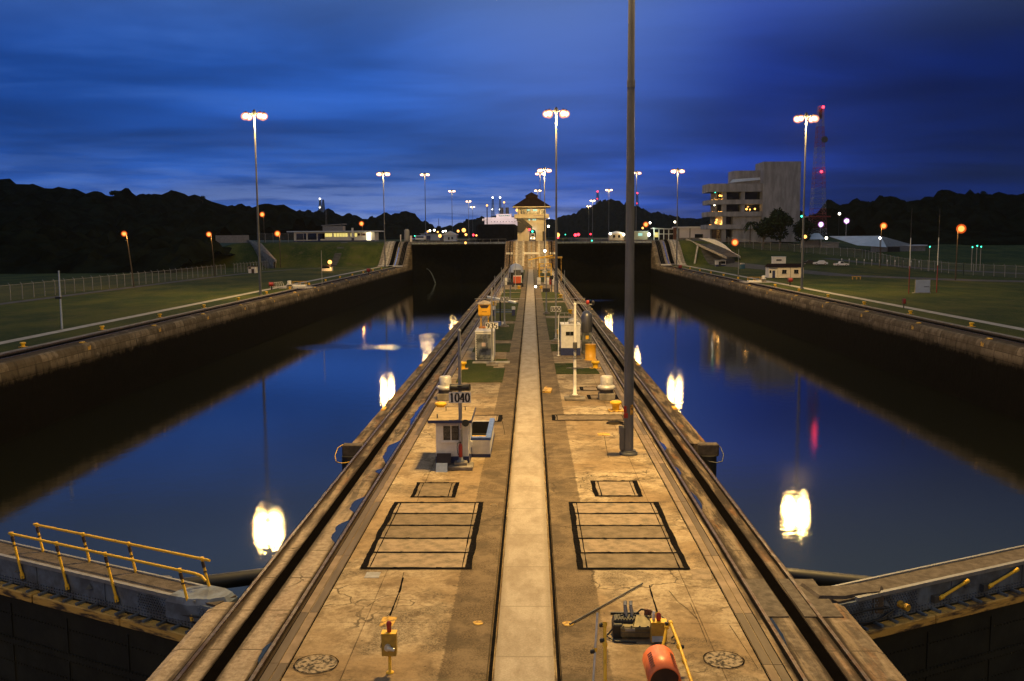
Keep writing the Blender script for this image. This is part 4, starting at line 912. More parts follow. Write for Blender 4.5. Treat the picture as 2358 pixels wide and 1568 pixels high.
MB().box(-.17, .10, -.135, -.121, .10, .24).build('label', M['pblue'], bx)
MB().lathe([(.05, .58), (.06, .66), (.055, .74), (.02, .78)], .0, .0, 0, 12).build('warning_lamp', M['red'], bx)
MB().lathe([(.035, .58), (.04, .70), (.03, .78), (.01, .8)], -.11, .06, 0, 10).build('indicator_lamp', M['white'], bx)
MB().bev(-.1, .1, -.08, .08, 0, .09, .01).build('foot', M['dgrey'], bx)
def stanchion(pts, r, label, collars, m_='yel', feet=()):
    o = pts[0]; s = thing('handrail_stanchion', label, 'handrail', o); L = [p-o for p in pts]
    b = MB(); b.tube(L, r, 10)
    b.build('tube', M[m_], s); k = MB()
    for t in collars:
        p = L[0].lerp(L[-1], t); d = (L[-1]-L[0]).normalized(); k.cyl(p-d*.04, p+d*.04, r*1.55, r*1.55, 10)
    if collars: k.build('collars', M['yel'], s)
    f = MB()
    for t, dx in feet:
        p = L[0].lerp(L[-1], t); f.cyl(p+Vector((0, 0, 0)), p+Vector((dx, .02, -.03)), .05, .045, 8)
    if feet: f.build('clamps', M['black'], s)
    return s
stanchion([at(1394, 1625, 0), atY(1392.5, 1432, 19.9)], .036, 'upright yellow stanchion with collars left of the winch', (.02, .72, .97), feet=((.78, -.1), (.97, -.11)))
stanchion([at(1364, 1610, 0), atY(1376, 1411, 20.3)], .026, 'slim silver grey pole with one yellow collar beside the stanchion', (.56,), 'alu', ((.55, -.1),))
stanchion([at(1600, 1590, .25), at(1591, 1566, .35), at(1564, 1485, .62), at(1543, 1432, .75)], .036, 'leaning yellow rail right of the orange drum', (.03, .40, .62, .98), feet=((.62, .11), (.98, -.12), (.05, .12)))
stanchion([at(1532, 1452, .25), at(1512, 1412, .6)], .042, 'short yellow tube leaning behind the control box', (.95,))
stanchion([at(1524, 1500, .2), at(1536, 1440, .62)], .036, 'short yellow tube standing beside the control box', (.95,))
tag(MB().tube([at(1514, 1410, .5)-at(1514, 1410), at(1530, 1425, .45)-at(1514, 1410), at(1552, 1447, .3)-at(1514, 1410), at(1556, 1460, .12)-at(1514, 1410), at(1546, 1470, .03)-at(1514, 1410)], .02, 6).build('cable', M['hose'], None, at(1514, 1410)), 'black cable looping from the winch to the leaning rail', 'cable')
od = thing('orange_hood', 'orange open ended drum hood pointing at the camera on the right foreground', 'drum hood', (2.70, 18.65, 0))
n = 24; vs = []; r0 = .335
for y_, rr, zz_ in ((1.05, .345, .73), (.0, r0, .72)):
    for rad in (rr, rr-.03):
        for i in range(n+1):
            a = math.pi*(-.16+1.32*i/n); vs.append((rad*math.cos(a), y_, zz_+rad*math.sin(a)))
m_ = n+1; fs = []
for i in range(n): fs += [(i, i+1, 2*m_+i+1, 2*m_+i), (m_+i, 3*m_+i, 3*m_+i+1, m_+i+1), (2*m_+i, 2*m_+i+1, 3*m_+i+1, 3*m_+i), (i, m_+i, m_+i+1, i+1)]
MB().add(vs, fs, True).build('hood_shell', M['orange'], od)
b = MB()
for i in range(7):
    a = math.pi*.74; zc_ = .725+.347*math.sin(a); xc = .345*math.cos(a)
    y_ = .15+i*.10; b.add([(xc-.035, y_, zc_-.027), (xc+.045, y_, zc_+.046), (xc+.045, y_+.055, zc_+.049), (xc-.035, y_+.055, zc_-.024)], [(0, 1, 2, 3)])
    a = math.pi*.25; zc_ = .725+.347*math.sin(a); xc = .345*math.cos(a)
    b.add([(xc-.045, y_, zc_+.046), (xc+.035, y_, zc_-.027), (xc+.035, y_+.055, zc_-.024), (xc-.045, y_+.055, zc_+.049)], [(0, 1, 2, 3)])
b.build('stencil_marking', mat('stencil_dark_red', (.12, .02, .012), .6), od)
MB().cyl((0, .20, .72), (0, .23, .72), .30, .30, 20).build('shade_disc', M['brown'], od)  # dark disc near the mouth, painting the hood's shaded inside
MB().bev(-.24, .24, .25, 1.0, .0, .44, .03).build('pedestal', M['brown'], od)
# ------------------------------------------------------------------ cabinet, amber box, cabin, drum
cb = thing('equipment_cabinet', 'tall white cabinet with stained metal front on the left lawn', 'equipment cabinet', (-3.72, 74.6, 0))
MB().box(-.72, .72, 0, 3.5, .12, 2.32).build('body', M['white'], cb); MB().box(-.70, .70, .05, 3.45, 0, .12).build('plinth', M['black'], cb)
dr = MB().box(-.62, .50, -.03, 0, .16, 2.18).build('door', M['stainp'], cb)
MB().box(-.22, .08, -.04, -.031, 1.22, 1.50).build('notice', M['pink'], dr)
b = MB()
for i in range(11): b.box(-.67, -.63, -.05, -.01, .3+i*.18, .38+i*.18)
b.build('hinges', M['black'], dr)
MB().bev(-.76, .76, -.06, 3.56, 2.32, 2.42, .02).build('roof', M['white'], cb)
MB().bev(-.9, 2.0, -1.3, -.35, .0, .09, .02).build('apron', M['conc'], cb)
ab = thing('amber_box', 'amber box with a pale hood on four legs behind the cabinet', 'foghorn box', (-3.82, 77.3, 2.42))
MB().bev(-.48, .48, -.45, .45, .0, .14, .02).build('base', mat('orange_base', (.40, .15, .03), .6), ab)
for sx_ in (-.3, .3):
    for sy_ in (-.28, .28): MB().box(sx_-.04, sx_+.04, sy_-.04, sy_+.04, .14, 1.0).build('leg', M['yeld'], ab)
MB().bev(-.46, .46, -.42, .42, 1.0, 1.06, .01).build('tray', M['yel'], ab)
MB().bev(-.5, .5, -.5, .5, 1.06, 1.95, .04).build('body', M['ylamp'], ab)
MB().add([(-.40, -.505, 1.88), (.40, -.505, 1.88), (.24, -.505, 1.64), (-.24, -.505, 1.64)], [(0, 1, 2, 3)]).build('opening', M['brown'], ab)
MB().box(-.2, .2, -.51, -.502, 1.34, 1.38).build('name_strip', M['brown'], ab)
MB().lathe([(.70, 1.95), (.70, 2.02), (.03, 2.26)], n=8, smooth=False).build('hood', mat('pale_hood', (.62, .48, .30), .6), ab)
wc = thing('cabin', 'white cabin with dark blue base and small window on the right lawn', 'cabin', (3.22, 78.3, 0))
MB().box(-.79, .79, 0, 2.2, .62, 2.5).build('wall', M['white'], wc); MB().box(-.80, .80, -.012, 2.21, 0, .62).build('base_band', M['blue'], wc)
MB().bev(-.82, .82, -.04, 2.24, 2.5, 2.58, .02).build('roof', M['white'], wc)
wn = MB().box(-.40, .32, -.02, 0, 1.68, 1.98).build('window', M['glass'], wc); MB().box(-.06, -.03, -.035, -.021, 1.68, 1.98).box(-.43, .35, -.04, -.021, 1.64, 1.68).build('window_frame', M['grey'], wn)
MB().lathe([(.34, 2.58), (.34, 2.70), (.46, 2.74), (.40, 2.88), (.22, 3.0), (.03, 3.04)], .22, .8, 0, 20).build('roof_fan', M['alu'], wc)
b = MB(); b.seg((-.95, .4, 3.5), (-.1, .4, 3.5), .04, .04)
for x_ in (-.92, -.5, -.12): b.seg((x_, .4, 2.5), (x_, .4, 3.5), .035, .035)
b.build('roof_guardrail', M['grey'], wc)
dm = thing('drum', 'yellow cylindrical drum standing at the right track edge', 'drum', (4.68, 75.5, 0))
MB().lathe([(.52, 0), (.52, .04), (.43, .05), (.43, 1.2), (.45, 1.22), (.45, 1.25), (.40, 1.25)], n=28).build('body', mat('drum_yellow', (.75, .38, .02), .45, 0, .12, 5), dm)
tk = thing('tank', 'dark silver domed tank on a square grey pedestal behind the yellow drum', 'tank', (4.62, 79.6, 0))
MB().bev(-.40, .40, -.4, .4, 0, 1.8, .03).build('pedestal', M['stainp'], tk); MB().box(-.12, .14, -.42, -.405, 1.25, 1.55).build('label', M['yel'], tk)
MB().lathe([(.44, 1.8), (.46, 1.85), (.46, 3.15), (.40, 3.4), (.22, 3.58), (.02, 3.62)], n=24).build('vessel', mat('tank_steel', (.22, .22, .23), .35, .7, .35, 2, stretch=(3, 3, .3)), tk)
# shelter with tilted roof, benches
sh = thing('shelter', 'small shelter with tilted pale blue plank roof on one dark post', 'shelter', at(1149, 741))
MB().cyl((.15, 0, 0), (.15, 0, 2.55), .09, .09, 10).build('post', M['black'], sh)
MB().add([(-1.35, -.45, 2.98), (2.0, -.45, 2.30), (2.0, .45, 2.34), (-1.35, .45, 3.02), (-1.35, -.45, 2.80), (2.0, -.45, 2.12), (2.0, .45, 2.16), (-1.35, .45, 2.84)], [(0, 1, 2, 3), (4, 7, 6, 5), (0, 4, 5, 1), (1, 5, 6, 2), (2, 6, 7, 3), (3, 7, 4, 0)]).build('roof', M['pblue'], sh)
pt_ = thing('bench', 'blue steel bench with two white end panels under the tilted roof', 'bench', at(1160, 727))
b = MB(); b.box(-1.05, 1.05, -.2, .2, .40, .55); b.seg((-1.0, .2, .75), (1.0, .2, .72), .06, .12); b.build('seat', mat('bench_blue', (.08, .14, .22), .5), pt_)
for s_ in (-1, 1):
    MB().box(s_*1.22-.2, s_*1.22+.2, -.25, .25, 0, .75).build('end_block', M['blue'], pt_)
    MB().bev(s_*1.22-.22, s_*1.22+.22, -.05, .3, .76, 1.12, .03).build('end_panel', M['white'], pt_)
cx = thing('valve_box', 'low blue box with a pale lid in front of the shelter', 'valve box', at(1146, 751))
MB().bev(-.4, .4, -.3, .3, 0, .5, .03).build('box', M['blue2'], cx); MB().bev(.45, .8, -.2, .2, .0, .45, .03).build('side_box', M['white'], cx)
# small yellow box
k = thing('meter_box', 'small yellow meter box beside the white cabin', 'meter box', at(1282, 776)); MB().bev(-.18, .18, -.15, .15, .3, .75, .02).build('box', M['yel'], k); MB().cyl((0, 0, 0), (0, 0, .3), .05, .05, 8).build('post', M['yeld'], k)
# lawns between the paths of the centre wall
def lawn(poly, label):
    b = MB().ext(poly, -.02, .035); return tag(b.build('lawn', M['grass']), label, 'lawn', kind='stuff')
def YY(yc): return at(1223, (1000+yc/2.24)/1.737).y
lawn([(-5.15, YY(1185)), (-2.0, YY(1185)), (-2.0, YY(1060)), (-2.9, YY(1058)), (-2.9, YY(985)), (-5.15, YY(985))], 'dark lawn on the left in front of the metal cabinet')
lawn([(-2.85, YY(1008)), (-1.95, YY(1008)), (-1.95, YY(978)), (-2.85, YY(978))], 'small strip of lawn at the right foot of the metal cabinet')
lawn([(-5.1, YY(912)), (-1.9, YY(912)), (-1.9, YY(838)), (-5.1, YY(838))], 'lawn strip beside the metal cabinet')
lawn([(-5.1, YY(808)), (-1.9, YY(808)), (-1.9, YY(660)), (-5.1, YY(660))], 'left lawn between the cabinet and the 830 sign')
lawn([(-5.1, YY(635)), (-1.9, YY(635)), (-1.9, YY(472)), (-5.1, YY(472))], 'left lawn around the shelter')
lawn([(-5.1, YY(445)), (-1.9, YY(445)), (-1.9, YY(382)), (-5.1, YY(382))], 'left lawn behind the shelter')
lawn([(-5.1, YY(376)), (-1.9, YY(376)), (-1.9, YY(352)), (-5.1, YY(352))], 'far left lawn before the red cart')
lawn([(1.75, YY(1112)), (4.85, YY(1112)), (4.75, YY(1062)), (3.35, YY(1060)), (3.3, YY(1018)), (1.75, YY(1018))], 'L shaped dark lawn on the right in front of the yellow drum')
lawn([(1.7, YY(908)), (2.45, YY(908)), (2.45, YY(846)), (1.7, YY(846))], 'small lawn square left of the white cabin')
lawn([(1.7, YY(808)), (4.9, YY(808)), (4.9, YY(612)), (1.7, YY(612))], 'right lawn behind the white cabin')
lawn([(1.7, YY(590)), (4.9, YY(590)), (4.9, YY(472)), (1.7, YY(472))], 'right lawn below the 780 sign')
lawn([(1.7, YY(455)), (4.9, YY(455)), (4.9, YY(378)), (1.7, YY(378))], 'far right lawn before the white signal post')
lawn([(-5, 205), (-1.9, 205), (-1.9, 280), (-5, 280)], 'farthest left lawn around the domed trailer')
lawn([(1.7, 205), (4.9, 205), (4.9, 280), (1.7, 280)], 'farthest right lawn behind the yellow frame')
b = MB()
for y_ in (YY(436),): b.box(-9, -1.05, y_-.3, y_+.3, -.02, .05); b.box(.65, 8.5, y_-.3, y_+.3, -.02, .05)
tag(b.build('crossing_strip', M['path']), kind='structure')
# walkway side troughs, lamps at ground
k = thing('ground_light', 'small lit lamp at the right edge of the far walkway', 'ground light', at(1233.5, 665)); MB().cyl((0, 0, 0), (0, 0, .3), .06, .06, 8).build('post', M['dgrey'], k); MB().ball((0, 0, .42), .22, 10).build('lamp', M['wlens'], k)
# far equipment on the centre wall
rc = thing('tow_cart', 'orange red fronted cart on the left of the far walkway', 'cart', at(1191, 661))
MB().bev(-.85, 1.1, .2, 3.6, .35, .8, .05).build('chassis', M['black'], rc); MB().bev(-.75, .75, 0, .25, .75, 2.1, .05).build('front_panel', mat('orange_red_panel', (.62, .10, .03), .5), rc)
MB().bev(-.8, .85, .3, 3.4, .8, 2.2, .08).build('body', M['white'], rc); MB().box(-.7, .7, .9, 2.8, 2.2, 3.3).build('cab', M['dgrey'], rc)
for x_ in (-.85, 1.05):
    for y_ in (.7, 2.9): MB().cyl((x_-.12, y_, .38), (x_+.12, y_, .38), .38, .38, 14).build('wheel', M['tyre'], rc)
for nm, px, l in (('trailer', 1189, 'pale domed canopy on a trailer behind the red cart'),):
    d = thing(nm, l, 'trailer', (at(px, 640).x, 224, 0)); b = MB(); b.lathe([(1.75, 1.5), (1.7, 2.1), (1.35, 2.9), (.8, 3.4), (.05, 3.6)], n=18); b.build('canopy', M['metroof'], d)
    MB().box(-1.6, 1.6, -1, 1, .5, 1.5).build('chassis', M['black'], d)
    for x_ in (-1.2, 1.2): MB().cyl((x_, -1.1, .45), (x_, -.8, .45), .45, .45, 12).build('wheel', M['tyre'], d)
yf = thing('platform_frame', 'yellow steel platform frame right of the far walkway', 'platform frame', (3.4, 212, 0)); yf2 = MB()
for x_ in (-1.6, -.3, 1.0):
    for y_ in (-1, 1): yf2.box(x_-.09, x_+.09, y_-.09, y_+.09, 0, 3.9)
for z_ in (1.0, 2.0, 2.9, 3.8): yf2.box(-1.6, 1.0, -1.09, -.95, z_-.08, z_+.08)
yf2.build('frame', M['yel'], yf); MB().box(-2.0, 3.4, -1.4, 1.4, 5.0, 5.35).build('deck', M['yeld'], yf)
for x_ in (-1.8, 3.2): MB().box(x_-.08, x_+.08, -.08, .08, 0, 5.0).build('leg', M['yeld'], yf)
for px, py, l, m_ in ((1241, 655, 'white drum left of the far signal post', 'white'), (1262, 655, 'white drum right of the far signal post', 'white'), (1268, 655, 'red drum beside the far right white drum', 'red'), (1276, 656, 'white drum at the right track edge far away', 'white'), (1164, 656, 'white drum at the left track edge far away', 'white')):
    d = thing('drum', l, 'drum', at(px, py)); MB().lathe([(.38, 0), (.40, .05), (.40, 1.35), (.36, 1.42)], n=16).build('body', M[m_], d); MB().lathe([(.42, .65), (.42, .72)], n=16).build('hoop', M['grey'], d)
k = thing('signal_post', 'dark cluster of signal lamps on a short post at the right track', 'signal post', at(1270, 672)); MB().cyl((0, 0, 0), (0, 0, 2.8), .08, .08, 8).build('post', M['dgrey'], k); MB().bev(.5, 1.2, -.2, .2, .0, 2.6, .05).build('cabinet', M['blue'], k); MB().bev(-.35, .35, -.2, .2, 2.2, 2.9, .05).build('lamp_head', M['black'], k)
# ================================================================== hills and trees
def hill(name, pts, Yr, W_, foot, seed, bump=5., mt='hill', dy_slope=0., back=None):
    """wooded ridge: outline points (px, py) give the crest at distance Yr"""
    rnd = random.Random(seed); P_ = [atY(px, py, Yr+dy_slope*(px-pts[0][0])) for px, py in pts]
    step = max(2.2, Yr/380); xs = []; x = P_[0].x
    while x < P_[-1].x: xs.append(x); x += step
    def crest(x):
        for a, c2 in zip(P_[:-1], P_[1:]):
            if a.x <= x <= c2.x: t = (x-a.x)/(c2.x-a.x); t = t*t*(3-2*t)*.5+t*.5; return a.z+(c2.z-a.z)*t, a.y+(c2.y-a.y)*t
        return P_[-1].z, P_[-1].y
    rows = 26; vs = []
    # crowns: random domes
    dom = [(rnd.uniform(xs[0], xs[-1]), rnd.uniform(0, 1.15), rnd.uniform(.45, 1.3)*bump, rnd.uniform(.3, 1.25)*bump) for _ in range(int((xs[-1]-xs[0])/bump*9))]
    dom.sort()
    import bisect
    dx = [d[0] for d in dom]
    for j in range(rows+7):
        t = j/rows
        for x in xs:
            cz, cy = crest(x)
            if t <= 1: z = foot+(cz-bump*.8-foot)*math.sin(t*math.pi/2); y = cy-W_*(1-t)
            else: z = foot+(cz-bump*.75-foot)*(1-(t-1)*2.2); y = cy+W_*(t-1)*1.6
            h = 0
            for k in range(bisect.bisect(dx, x-bump*2.1), bisect.bisect(dx, x+bump*2.1)):
                d = dom[k]; r2 = ((x-d[0])/d[2])**2+((t-d[1])*W_/d[2]*.55)**2
                if r2 < 1: h = max(h, d[3]*math.sqrt(1-r2))
            h += bump*.30*mnoise.noise((x*1.1/bump, y*.6/bump, seed))+bump*.16*mnoise.noise((x*4/bump, y*2/bump, seed+9))
            vs.append((x+rnd.uniform(-.2, .2)*step, y, z+h*min(1, t*4)))
    n = len(xs); fs = [(k*n+i, k*n+i+1, (k+1)*n+i+1, (k+1)*n+i) for k in range(rows+6) for i in range(n-1)]
    o = MB().add(vs, fs, False).build(name, M[mt]); return tag(o, kind='structure')
hill('hills', [(-700, 400), (-300, 395), (-60, 408), (0, 418), (20, 417), (45, 430), (70, 431), (100, 443), (120, 437), (150, 433), (175, 432), (200, 440), (228, 455), (262, 452), (300, 457), (345, 458), (372, 449), (415, 446), (450, 452), (480, 462), (505, 480), (535, 485), (560, 480), (600, 473), (640, 474), (680, 481), (720, 494), (760, 505)], 620, 300, 2, 1, 6.5)
hill('hills', [(560, 512), (610, 493), (660, 487), (700, 489), (735, 484), (775, 487), (800, 495), (850, 501), (905, 508), (960, 522)], 1150, 300, 8, 2, 7)
hill('hills', [(820, 528), (860, 512), (885, 499), (905, 491), (930, 488), (948, 492), (965, 504), (985, 516), (1010, 530)], 1000, 220, 8, 3, 7)
hill('hills', [(1030, 527), (1052, 520), (1080, 508), (1120, 500), (1150, 498), (1180, 499), (1230, 505), (1268, 508), (1290, 500), (1320, 490), (1350, 478), (1375, 464), (1400, 461), (1430, 464), (1455, 478), (1490, 488), (1530, 498), (1575, 506), (1600, 501), (1640, 498), (1700, 497), (1760, 498)], 1900, 450, 8, 4, 9)
hill('hills', [(1780, 520), (1820, 492), (1868, 480), (1900, 464), (1935, 458), (1990, 462), (2040, 459), (2090, 450), (2130, 445), (2165, 444), (2200, 455), (2240, 458), (2262, 452), (2290, 460), (2340, 463), (2400, 455), (2550, 440), (2900, 420), (3100, 430)], 560, 210, 5, 5, 6)
# tree line behind the right fence and low wood behind the left fence
hill('tree_line', [(1960, 535), (2000, 530), (2100, 522), (2200, 528), (2300, 530), (2400, 520), (2700, 500)], 440, 40, 1, 6, 4)
hill('tree_line', [(-500, 480), (-200, 500), (0, 520), (100, 525), (200, 535), (300, 545), (400, 552), (500, 556), (545, 562)], 330, 60, -1, 7, 4.5)
def tree(name, loc, h, cr, label, seed, flat=1., n=900, trunk=.45, leaf=.5, group=None):
    rnd = random.Random(seed); t = thing(name, label, 'tree', loc, 0, group); b = MB()
    b.cyl((0, 0, -.5), (.2, 0, h*trunk), h*.035, h*.022, 8)
    blobs = []
    for i in range(9):
        a = rnd.uniform(0, 6.28); r = cr*rnd.uniform(.1, .72); z = h*trunk+(h*(1-trunk))*rnd.uniform(.15, .78)
        p = Vector((r*math.cos(a), r*math.sin(a), z)); blobs.append((p, cr*rnd.uniform(.30, .48))); b.cyl((.2, 0, h*trunk*.9), p, h*.014, h*.006, 6)
    b.build('trunk', M['bark'], t); f = MB()
    for i in range(n):
        p, r = rnd.choice(blobs); d = Vector((rnd.gauss(0, 1), rnd.gauss(0, 1), rnd.gauss(0, 1))).normalized()*r*rnd.uniform(.55, 1.08); d.z *= flat; q_ = p+d
        u = Vector((rnd.gauss(0, 1), rnd.gauss(0, 1), rnd.gauss(0, 1))).normalized(); v = u.orthogonal().normalized(); s = leaf*rnd.uniform(.5, 1.2)
        f.add([q_-u*s-v*s*.5, q_+u*s-v*s*.3, q_+u*s*.7+v*s*.6, q_-u*s*.6+v*s*.5], [(0, 1, 2, 3)])
    f.build('crown', M['leaf'], t); return t
tree('tree', (89, 345, 4.8), 14.5, 7.4, 'broad dark tree in front of the concrete tower of the visitor building', 3, .8, 2600, .28, .55)
tree('tree', (82.5, 343, 5.2), 10.0, 4.5, 'lower dark tree left of the broad one before the visitor building', 4, .8, 1400, .3, .5)
tree('tree', (98, 348, 5.0), 10, 5, 'dark tree at the right foot of the concrete tower', 5, .8, 1500, .3, .5)
p_ = atY(265, 452, 612); tree('tree', (p_.x, p_.y, p_.z-5), 9, 5.5, 'flat topped tree standing alone on the left ridge', 6, .25, 500, .6, .7)
p_ = atY(466, 458, 612); tree('tree', (p_.x, p_.y, p_.z-4), 6.5, 2.6, 'tiny slender tree on the ridge left of the near left lamp mast', 7, .5, 160, .5, .6)
p_ = atY(2262, 456, 552); tree('tree', (p_.x, p_.y, p_.z-4), 8, 4.5, 'flat topped tree on the right ridge', 8, .4, 400, .55, .7)
pl = thing('palm_tree', 'palm like tree left of the broad dark tree', 'palm tree', (atY(1727, 550, 343).x, 343, 6.8))
b = MB(); b.cyl((0, 0, -.3), (.1, 0, 7.2), .22, .15, 8); b.build('trunk', M['bark'], pl); f = MB(); rnd = random.Random(5)
for i in range(26):
    a = rnd.uniform(0, 6.28); e = rnd.uniform(-.5, 1.0); L = rnd.uniform(2.4, 3.4); pr = None
    for k in range(7):
        s = k/6; p = Vector((.1+math.cos(a)*L*s, math.sin(a)*L*s, 7.2+e*L*s-1.7*L*s*s*.5)); w = .32*(1-abs(s-.45))
        pn = (p+Vector((-math.sin(a)*w, math.cos(a)*w, -w*.6)), p, p+Vector((math.sin(a)*w, -math.cos(a)*w, -w*.6)))
        if pr: f.add(list(pr)+list(pn), [(0, 1, 4, 3), (1, 2, 5, 4)])
        pr = pn
f.build('fronds', M['leaf'], pl)
# ================================================================== street lamps
def street_lamp(loc, h, label, lean=0., arm=.8, power=2500, glob=.42, cols='o', grp='orange street lamps on poles'):
    s = thing('street_lamp', label, 'street lamp', loc, 0, grp)
    MB().cyl((0, 0, -.3), (lean, 0, h-.3), .15, .09, 8).build('pole', M['bark'] if cols == 'o' else M['grey'], s)
    MB().tube([(lean, 0, h-.3), (lean-arm*.5, -.2, h+.12), (lean-arm, -.3, h+.15)], .05, 6).build('arm', M['grey'], s)
    hd = MB().lathe([(.12, h+.28), (.2, h+.32), (.14, h+.42), (.05, h+.45)] if cols == 'p' else [(.16, h+.10), (.30, h+.16), (.20, h+.32), (.05, h+.36)], lean-arm, -.3, 0, 10).build('lamp_head', M['grey'], s)
    c2 = (lean-arm, -.3, h-.12)
    MB().ball(c2, glob, 12).build('bulb', M[cols+'lens'], hd); MB().ball(c2, glob*1.55, 14).build('halo_shell', M[cols+'glow'], hd)  # outer shell stands in for the bloom around the bulb
    if power: point('street_light', s, (lean-arm, -.3, h-.75), power, (1, .48, .12) if cols == 'o' else (.9, .75, 1), .4)
    return s
street_lamp(at(309, 661), 11, 'orange street lamp on a leaning pole by the left fence, nearest one', -1.0, .4, 1800, .38)
street_lamp(at(495.6, 637), 11, 'second orange street lamp along the left fence', -.6, .5, 2200, .46)
street_lamp(at(646, 616), 11.4, 'brightest orange street lamp on the left, at the foot of the grass bank', 0, .6, 3000, .66)
street_lamp((-112, 400, 8.2), 11.6, 'orange street lamp behind the near left lamp mast', 0, .5, 1500, .72)
street_lamp((-71.5, 405, 8.2), 7.6, 'orange street lamp over the roof of the long white building', 0, .3, 1500, .7)
x, y = atY(2030, 507, 262).x, 262; street_lamp((x, y, ground_z(x, y)), 11.5, 'orange street lamp left of the two tall striped poles', 0, -.5, 3000, .60)
x, y = atY(2206, 514, 205).x, 205; street_lamp((x, y, ground_z(x, y)), 11, 'bright orange street lamp farthest right by the fence', 0, -.6, 4000, .64)
x, y = atY(1694, 524, 322).x, 322; street_lamp((x, y, ground_z(x, y)-1), 6.6, 'bright orange lamp at the corner of the visitor building', 0, .2, 1500, .8)
x, y = atY(1488, 518, 450).x, 450; street_lamp((x, y, ZU), 7, 'orange lamp above the lit glazed pavilion', 0, .2, 1200, .85)
for px, py, Yd, gl_, h_, l in ((1949, 508, 380, .75, 7.5, 'purple white street lamp right of the lattice tower, higher one'), (1890, 516, 380, .75, 6.5, 'purple white street lamp right beside the lattice tower, lower one')):
    p_ = atY(px, py, Yd); street_lamp((p_.x, p_.y, p_.z-h_), h_, l, 0, 0, 700, gl_, 'p', 'purple white street lamps')
def small_lamp(px, py, Yd, r, m_, label, foot=None, nm='lamp', pole=True):
    p_ = atY(px, py, Yd); fz = foot if foot is not None else ground_z(p_.x, Yd) if abs(p_.x) > 46 else ZU
    s = thing(nm, label, 'lamp', (p_.x, p_.y, fz))
    if pole and p_.z-fz > .1: MB().cyl((0, .3, 0), (0, .3, p_.z-fz), max(.06, Yd/7000), None, 6).build('post', M['dgrey'], s)
    MB().ball((0, 0, p_.z-fz), r, 10).build('bulb', M[m_], s); return s
for a in ((1933, 492, 420, .55, 'wlens', 'yellowish white lamp high on the dark slope right of the lattice tower', 6), (1854, 545, 330, .62, 'olens', 'orange lamp at the foot of the lattice tower'), (2027, 548, 300, .42, 'wlens', 'small pale lamp under the orange street lamp at the shed'), (1903, 548, 330, .45, 'wlens', 'small pale lamp at the shed between the two purple lamps'),
          (1191, 484, 339, .55, 'olens', 'orange lamp at the left eave of the control tower', 19.3), (1497, 513, 520, .55, 'wlens', 'round white lamp above the roofs right of centre, left one'), (1554, 511, 520, .52, 'wlens', 'round white lamp by the right mast at the white hall', None), (1013, 543, 420, .75, 'olens', 'round amber lamp in front of the small gable house'),
          (1068, 530, 520, 1.1, 'olens', 'large glowing lamp left of the ship'), (1055, 532, 520, .7, 'olens', 'lamp just left of the largest glow near the ship'), (1073, 540, 500, .7, 'olens', 'lamp low beside the ship, left of the red group'), (1090, 541, 500, .55, 'rlens', 'red lamp beside the hull of the ship'), (1097, 542, 505, .5, 'olens', 'small lamp touching the hull of the ship'),
          (985, 533, 500, .5, 'olens', 'small orange lamp left of the small gable house'), (990, 531, 505, .5, 'wlens', 'small pale lamp at the far left shed'), (1000, 530, 500, .5, 'wlens', 'pale lamp over the far left shed'), (1008, 534, 505, .5, 'olens', 'orange lamp over the far left shed'), (1020, 533, 500, .45, 'wlens', 'pale lamp left end of the gable roof'), (1026, 532, 505, .45, 'wlens', 'pale lamp above the gable roof'),
          (1284, 541, 420, .95, 'olens', 'bright orange red lamp beside the centre mast in the right chamber'), (1285, 547, 420, .4, 'rlens', 'red lamp under the bright lamp beside the centre mast'), (1263, 502, 600, .5, 'wlens', 'pale lamp on the dark ridge right of the control tower'), (1263, 521, 600, .7, 'wlens', 'pair like pale lamp beside the control tower'), (1325, 541, 480, .75, 'rlens', 'red lamp group left of the right chamber, left one'), (1332, 540, 482, .7, 'rlens', 'red lamp group left of the right chamber, right one'),
          (1360, 539, 500, .4, 'rlens', 'small red lamp between the far right masts'), (1302, 540, 480, .25, 'glens', 'small green lamp right of the control tower'), (1363, 554, 334, .25, 'glens', 'green lamp on the right upper gate'), (1072, 559, 334, .42, 'olens', 'orange lamp on the left upper gate'), (955, 543, 420, .25, 'glens', 'small green lamp right of the left incline'), (1405, 538, 410, .5, 'wlens', 'white lamp at the left gable of the lit cottage'),
          (1436, 540, 410, .55, 'wlens', 'white lamp at the right gable of the lit cottage'), (1480, 525, 440, .5, 'olens', 'small orange lamp left of the glazed pavilion'), (1494, 540, 405, .75, 'wlens', 'bright white lamp on the glazed pavilion front'), (1760, 499, 385, .35, 'glens', 'small greenish lamp right of the visitor building'), (1846, 498, 385, .4, 'glens', 'greenish lamp near the lattice tower platform')):
    small_lamp(*a)
point('tower_light', mast0, (0, 300, -3), 1, SOD, .5)
# ================================================================== control tower
ct = thing('control_tower', 'cream control tower with brown pagoda roof and arched passage on the centre wall', 'control tower', (.15, 338, ZU))
wall = MB(); hw = 5.0
def archwall(b, y0, y1):
    n = 12; ax = .35; ar = 1.15; zt_ = 4.1
    pts = [(-1.15+ax, 0)]+[(ax+ar*math.cos(R(180-180*i/n)), 2.95+ar*1.05*math.sin(R(180-180*i/n))) for i in range(n+1)]+[(1.15+ax, 0)]
    vs = [(x, y0, z) for x, z in pts]; out = [(-hw, 0)]+[(-hw+2*hw*i/n, 10.6) for i in range(n+1)]+[(hw, 0)]
    vs += [(x, y0, z) for x, z in out]; m_ = len(pts)
    fs = [(i, i+1, m_+i+1, m_+i) for i in range(m_-1)]
    b.add(vs, fs)
    b.add([(x, y0, z) for x, z in pts]+[(x, y1, z) for x, z in pts], [(i, m_+i, m_+i+1, i+1) for i in range(m_-1)])
